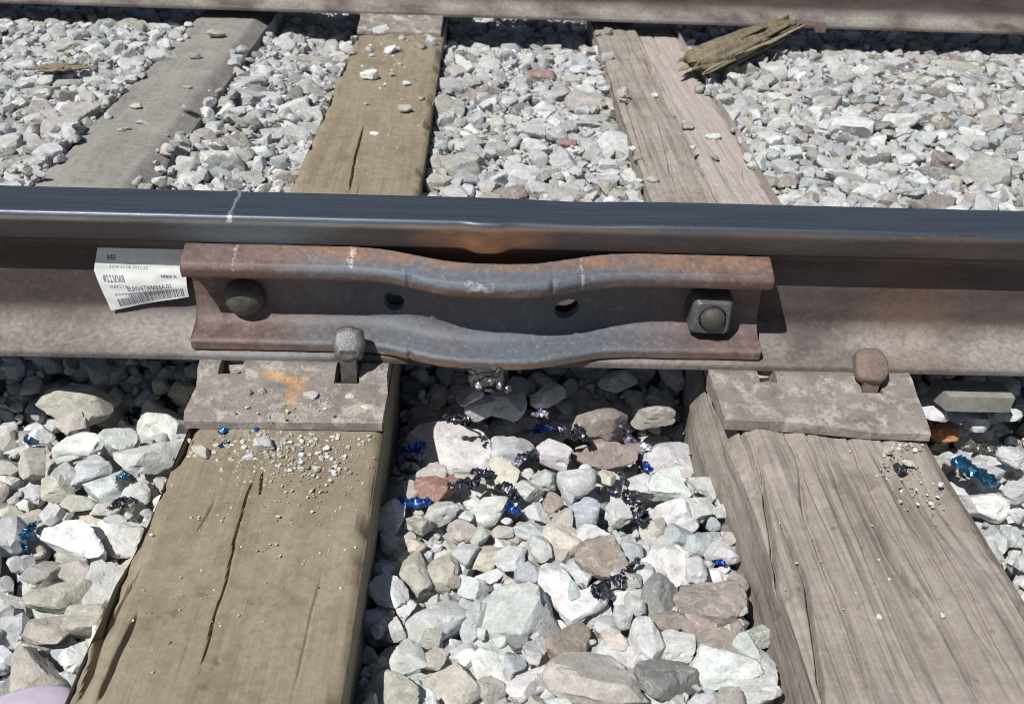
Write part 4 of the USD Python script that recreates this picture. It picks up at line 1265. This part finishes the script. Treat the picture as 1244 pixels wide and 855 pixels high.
tb, ta, tc = 'far part of the brown sleeper', 'dusty far left sleeper', 'split part of the grained sleeper'
for a_ in [
    (322, 544, 22, 20, 'G', 'grey chip, largest in the grit below the left plate'), (246, 552, 22, 14, 'T', 'thin tan sliver left of the grit on brown sleeper'),
    (326, 517, 10, 8, 'Y', 'cream pebble just below the orange paint'), (400, 519, 10, 9, 'Y', 'yellowish pebble below right end of left plate'), (358, 517, 11, 7, 'T', 'tan pebble under the middle of left plate'),
    (397, 546, 9, 8, 'W', 'white pebble right in the grit on brown sleeper'), (303, 556, 10, 7, 'W', 'white pebble left in the grit on brown sleeper'), (384, 572, 9, 7, 'Y', 'cream pebble lowest in the grit on brown sleeper'),
    (338, 628, 6, 4, 'W', 'single tiny pebble in middle of brown sleeper'),
    (449, 96, 20, 16, 'W', 'large white pebble on ' + tb), (463, 42, 20, 14, 'G', 'grey pebble near the far rail on ' + tb), (473, 65, 14, 11, 'W', 'white pebble by the top on ' + tb), (492, 136, 16, 12, 'T', 'tan pebble toward right edge of ' + tb),
    (494, 104, 9, 6, 'W', 'small white pebble by right edge of ' + tb), (455, 164, 10, 5, 'W', 'small flat pebble low on ' + tb), (511, 122, 8, 6, 'N', 'small brown pebble by right edge of ' + tb), (486, 80, 7, 5, 'T', 'tiny tan pebble high on ' + tb),
    (452, 69, 7, 5, 'W', 'tiny white pebble left high on ' + tb), (445, 127, 6, 4, 'T', 'tiny tan pebble left on ' + tb), (476, 93, 7, 5, 'T', 'tiny tan pebble mid width on ' + tb), (495, 34, 34, 12, 'T', 'flat tan stone on plate under the far rail'),
    (165, 132, 13, 7, 'T', 'tan pebble upper left on ' + ta), (173, 150, 14, 6, 'G', 'flat grey pebble lower on ' + ta), (155, 158, 7, 5, 'T', 'tiny pebble right of two on ' + ta), (146, 160, 9, 5, 'T', 'tiny pebble left of two on ' + ta), (228, 108, 10, 5, 'T', 'pebble midway on ' + ta), (236, 71, 13, 9, 'D', 'dark pebble at top of ' + ta), (263, 46, 20, 12, 'T', 'tan stone by the far rail on ' + ta),
    (834, 157, 14, 12, 'T', 'tan pebble in the crack of ' + tc), (866, 170, 17, 8, 'W', 'flat pale pebble on right of ' + tc), (868, 195, 9, 8, 'D', 'dark pebble on right of ' + tc), (842, 181, 8, 7, 'W', 'white pebble lower in the crack of ' + tc), (795, 118, 8, 6, 'W', 'white pebble high in the crack of ' + tc),
    (1078, 527, 26, 14, 'Y', 'cream chip below the right plate'), (1078, 549, 10, 9, 'T', 'tan chip under the cream chip'), (1101, 564, 12, 8, 'Y', 'cream chip beside the small dark shaving'), (1143, 590, 8, 5, 'W', 'white chip right of the dark shaving'), (1068, 750, 6, 6, 'W', 'white crumb low on the grained sleeper'), (1145, 748, 6, 5, 'W', 'white crumb right on the grained sleeper'),
]:
    pebble(*a_)
for a_ in [(287, 452, 26, 12, 'N', 'brown pebble jammed in the empty hole of left plate', .006), (378, 484, 16, 10, 'G', 'grey cube shaped chip beside the orange paint', .014), (305, 479, 8, 9, 'D', 'dark chip left on the left plate', .014), (318, 478, 10, 9, 'T', 'tan chip left of the orange paint', .014), (446, 497, 14, 7, 'Y', 'pale chip at right end of left plate', .012), (425, 484, 10, 6, 'G', 'grey chip right on the left plate', .014), (925, 461, 18, 11, 'T', 'dirt plug in the notch of right plate', .004)]:
    pebble(*a_[:6], z=a_[6])
p = at(30, 878, z=-.03)
lv = trimesh.creation.icosphere(4, 1.0).vertices
lm = np.sign(lv) * np.abs(lv) ** .85 * [.040, .026, .019] * (1 + .10 * (fbm(lv * 1.6, 2, 5) - .5))[:, None] * (1 + .10 * np.abs(noise(lv * [2, 5, 3], 9) - .5))[:, None]
pr = obj('lilac_lump', (lm @ rot(.45, 0, .1).T, trimesh.creation.icosphere(4).faces), m_plain('lilac_plastic', (.50, .44, .53), .6, .04, 60), smooth=True, loc=p)
tag(pr, 'smooth pale lilac lump in the lower left corner', 'lump')
p = at(1181, 481, z=-.022)
sl = trimesh.creation.box((.078, .034, .019)).subdivide().subdivide().subdivide()
sl.vertices *= (1 + .10 * (fbm(sl.vertices * 30, 3, 6) - .5))[:, None]
sl.vertices[:, 2] += .004 * (fbm(sl.vertices * [20, 90, 90], 3, 2) - .5); sl.vertices[:, 0] -= .005 * (sl.vertices[:, 1] / .02) * (sl.vertices[:, 0] < -.03)
pr = obj('flat_slab', sl, M['tie_far'], smooth=40, loc=p)
tag(pr, 'flat dark grey slab lying under the rail at right edge', 'slab')

# loose grit on the sleepers
GV, GF, GN, GT, gi = [], [], [], [], 0
rg = np.random.default_rng(77)


def grit(n, px, py, sx, sy, z, dmin=.0012, dmax=.0055, xr=None):
    global gi
    for _ in range(n):
        q = at(rg.normal(px, sx), rg.normal(py, sy), z=z)
        if xr and not (xr[0] + .004 < q[0] < xr[1] - .004):
            continue
        if q[1] > -.164 and q[1] < .17 and z < .005:
            continue
        if q[1] > .1 and q[0] > .363:
            q = q + [0, 0, -.012]
        k = int(rg.integers(48)); v, f, n_ = PROTO[('l', k)]
        d = dmin * (dmax / dmin) ** (rg.random() ** 1.6)
        R_ = rot(rg.uniform(0, 6.28), rg.normal(0, .3), 0)
        dims = d * np.array([rg.uniform(.9, 1.4), 1, rg.uniform(.5, .9)])
        A = R_ * (dims / 2)[None]; nn = n_ @ (R_ / dims[None]).T
        GV.append(v @ A.T + q + [0, 0, d * .15]); GF.append(f + gi); GN.append(nn / np.linalg.norm(nn, axis=1, keepdims=True)); gi += len(v)
        GT.append(np.repeat(jitter_tint(rg.choice(list('WGTYTN')), rg, .1)[None], len(v), 0))


L_, R_t, A_ = TIES['left'], TIES['right'], TIES['far']
grit(420, 370, 545, 42, 26, .0, xr=L_); grit(160, 300, 545, 30, 14, .0, xr=L_); grit(120, 350, 600, 60, 40, .0, .001, .003, L_); grit(60, 260, 700, 90, 80, .0, .001, .0028, L_)
grit(90, 360, 486, 50, 12, .0150, .001, .004, L_); grit(60, 420, 492, 28, 8, .0130, .001, .004, L_)
grit(110, 1088, 545, 16, 22, -.002, .0015, .006, R_t); grit(90, 1110, 600, 18, 24, -.006, .001, .005, R_t); grit(60, 1000, 480, 60, 14, .014, .001, .003, R_t)
grit(150, 475, 70, 30, 30, .0, .0015, .007, L_); grit(60, 470, 150, 30, 40, .0, .001, .004, L_)
grit(160, 190, 130, 60, 40, -.003, .0015, .007, A_); grit(120, 850, 150, 40, 60, -.005, .0015, .006, R_t)
grit(60, 1000, 700, 60, 60, -.002, .001, .003, R_t)
pr = obj('loose_grit', (np.vstack(GV), np.vstack(GF)), M['stone'], normals=np.vstack(GN), tint=np.vstack(GT))
tag(pr, 'fine pale grit and sand scattered on the sleepers and plates', 'grit', kind='stuff')
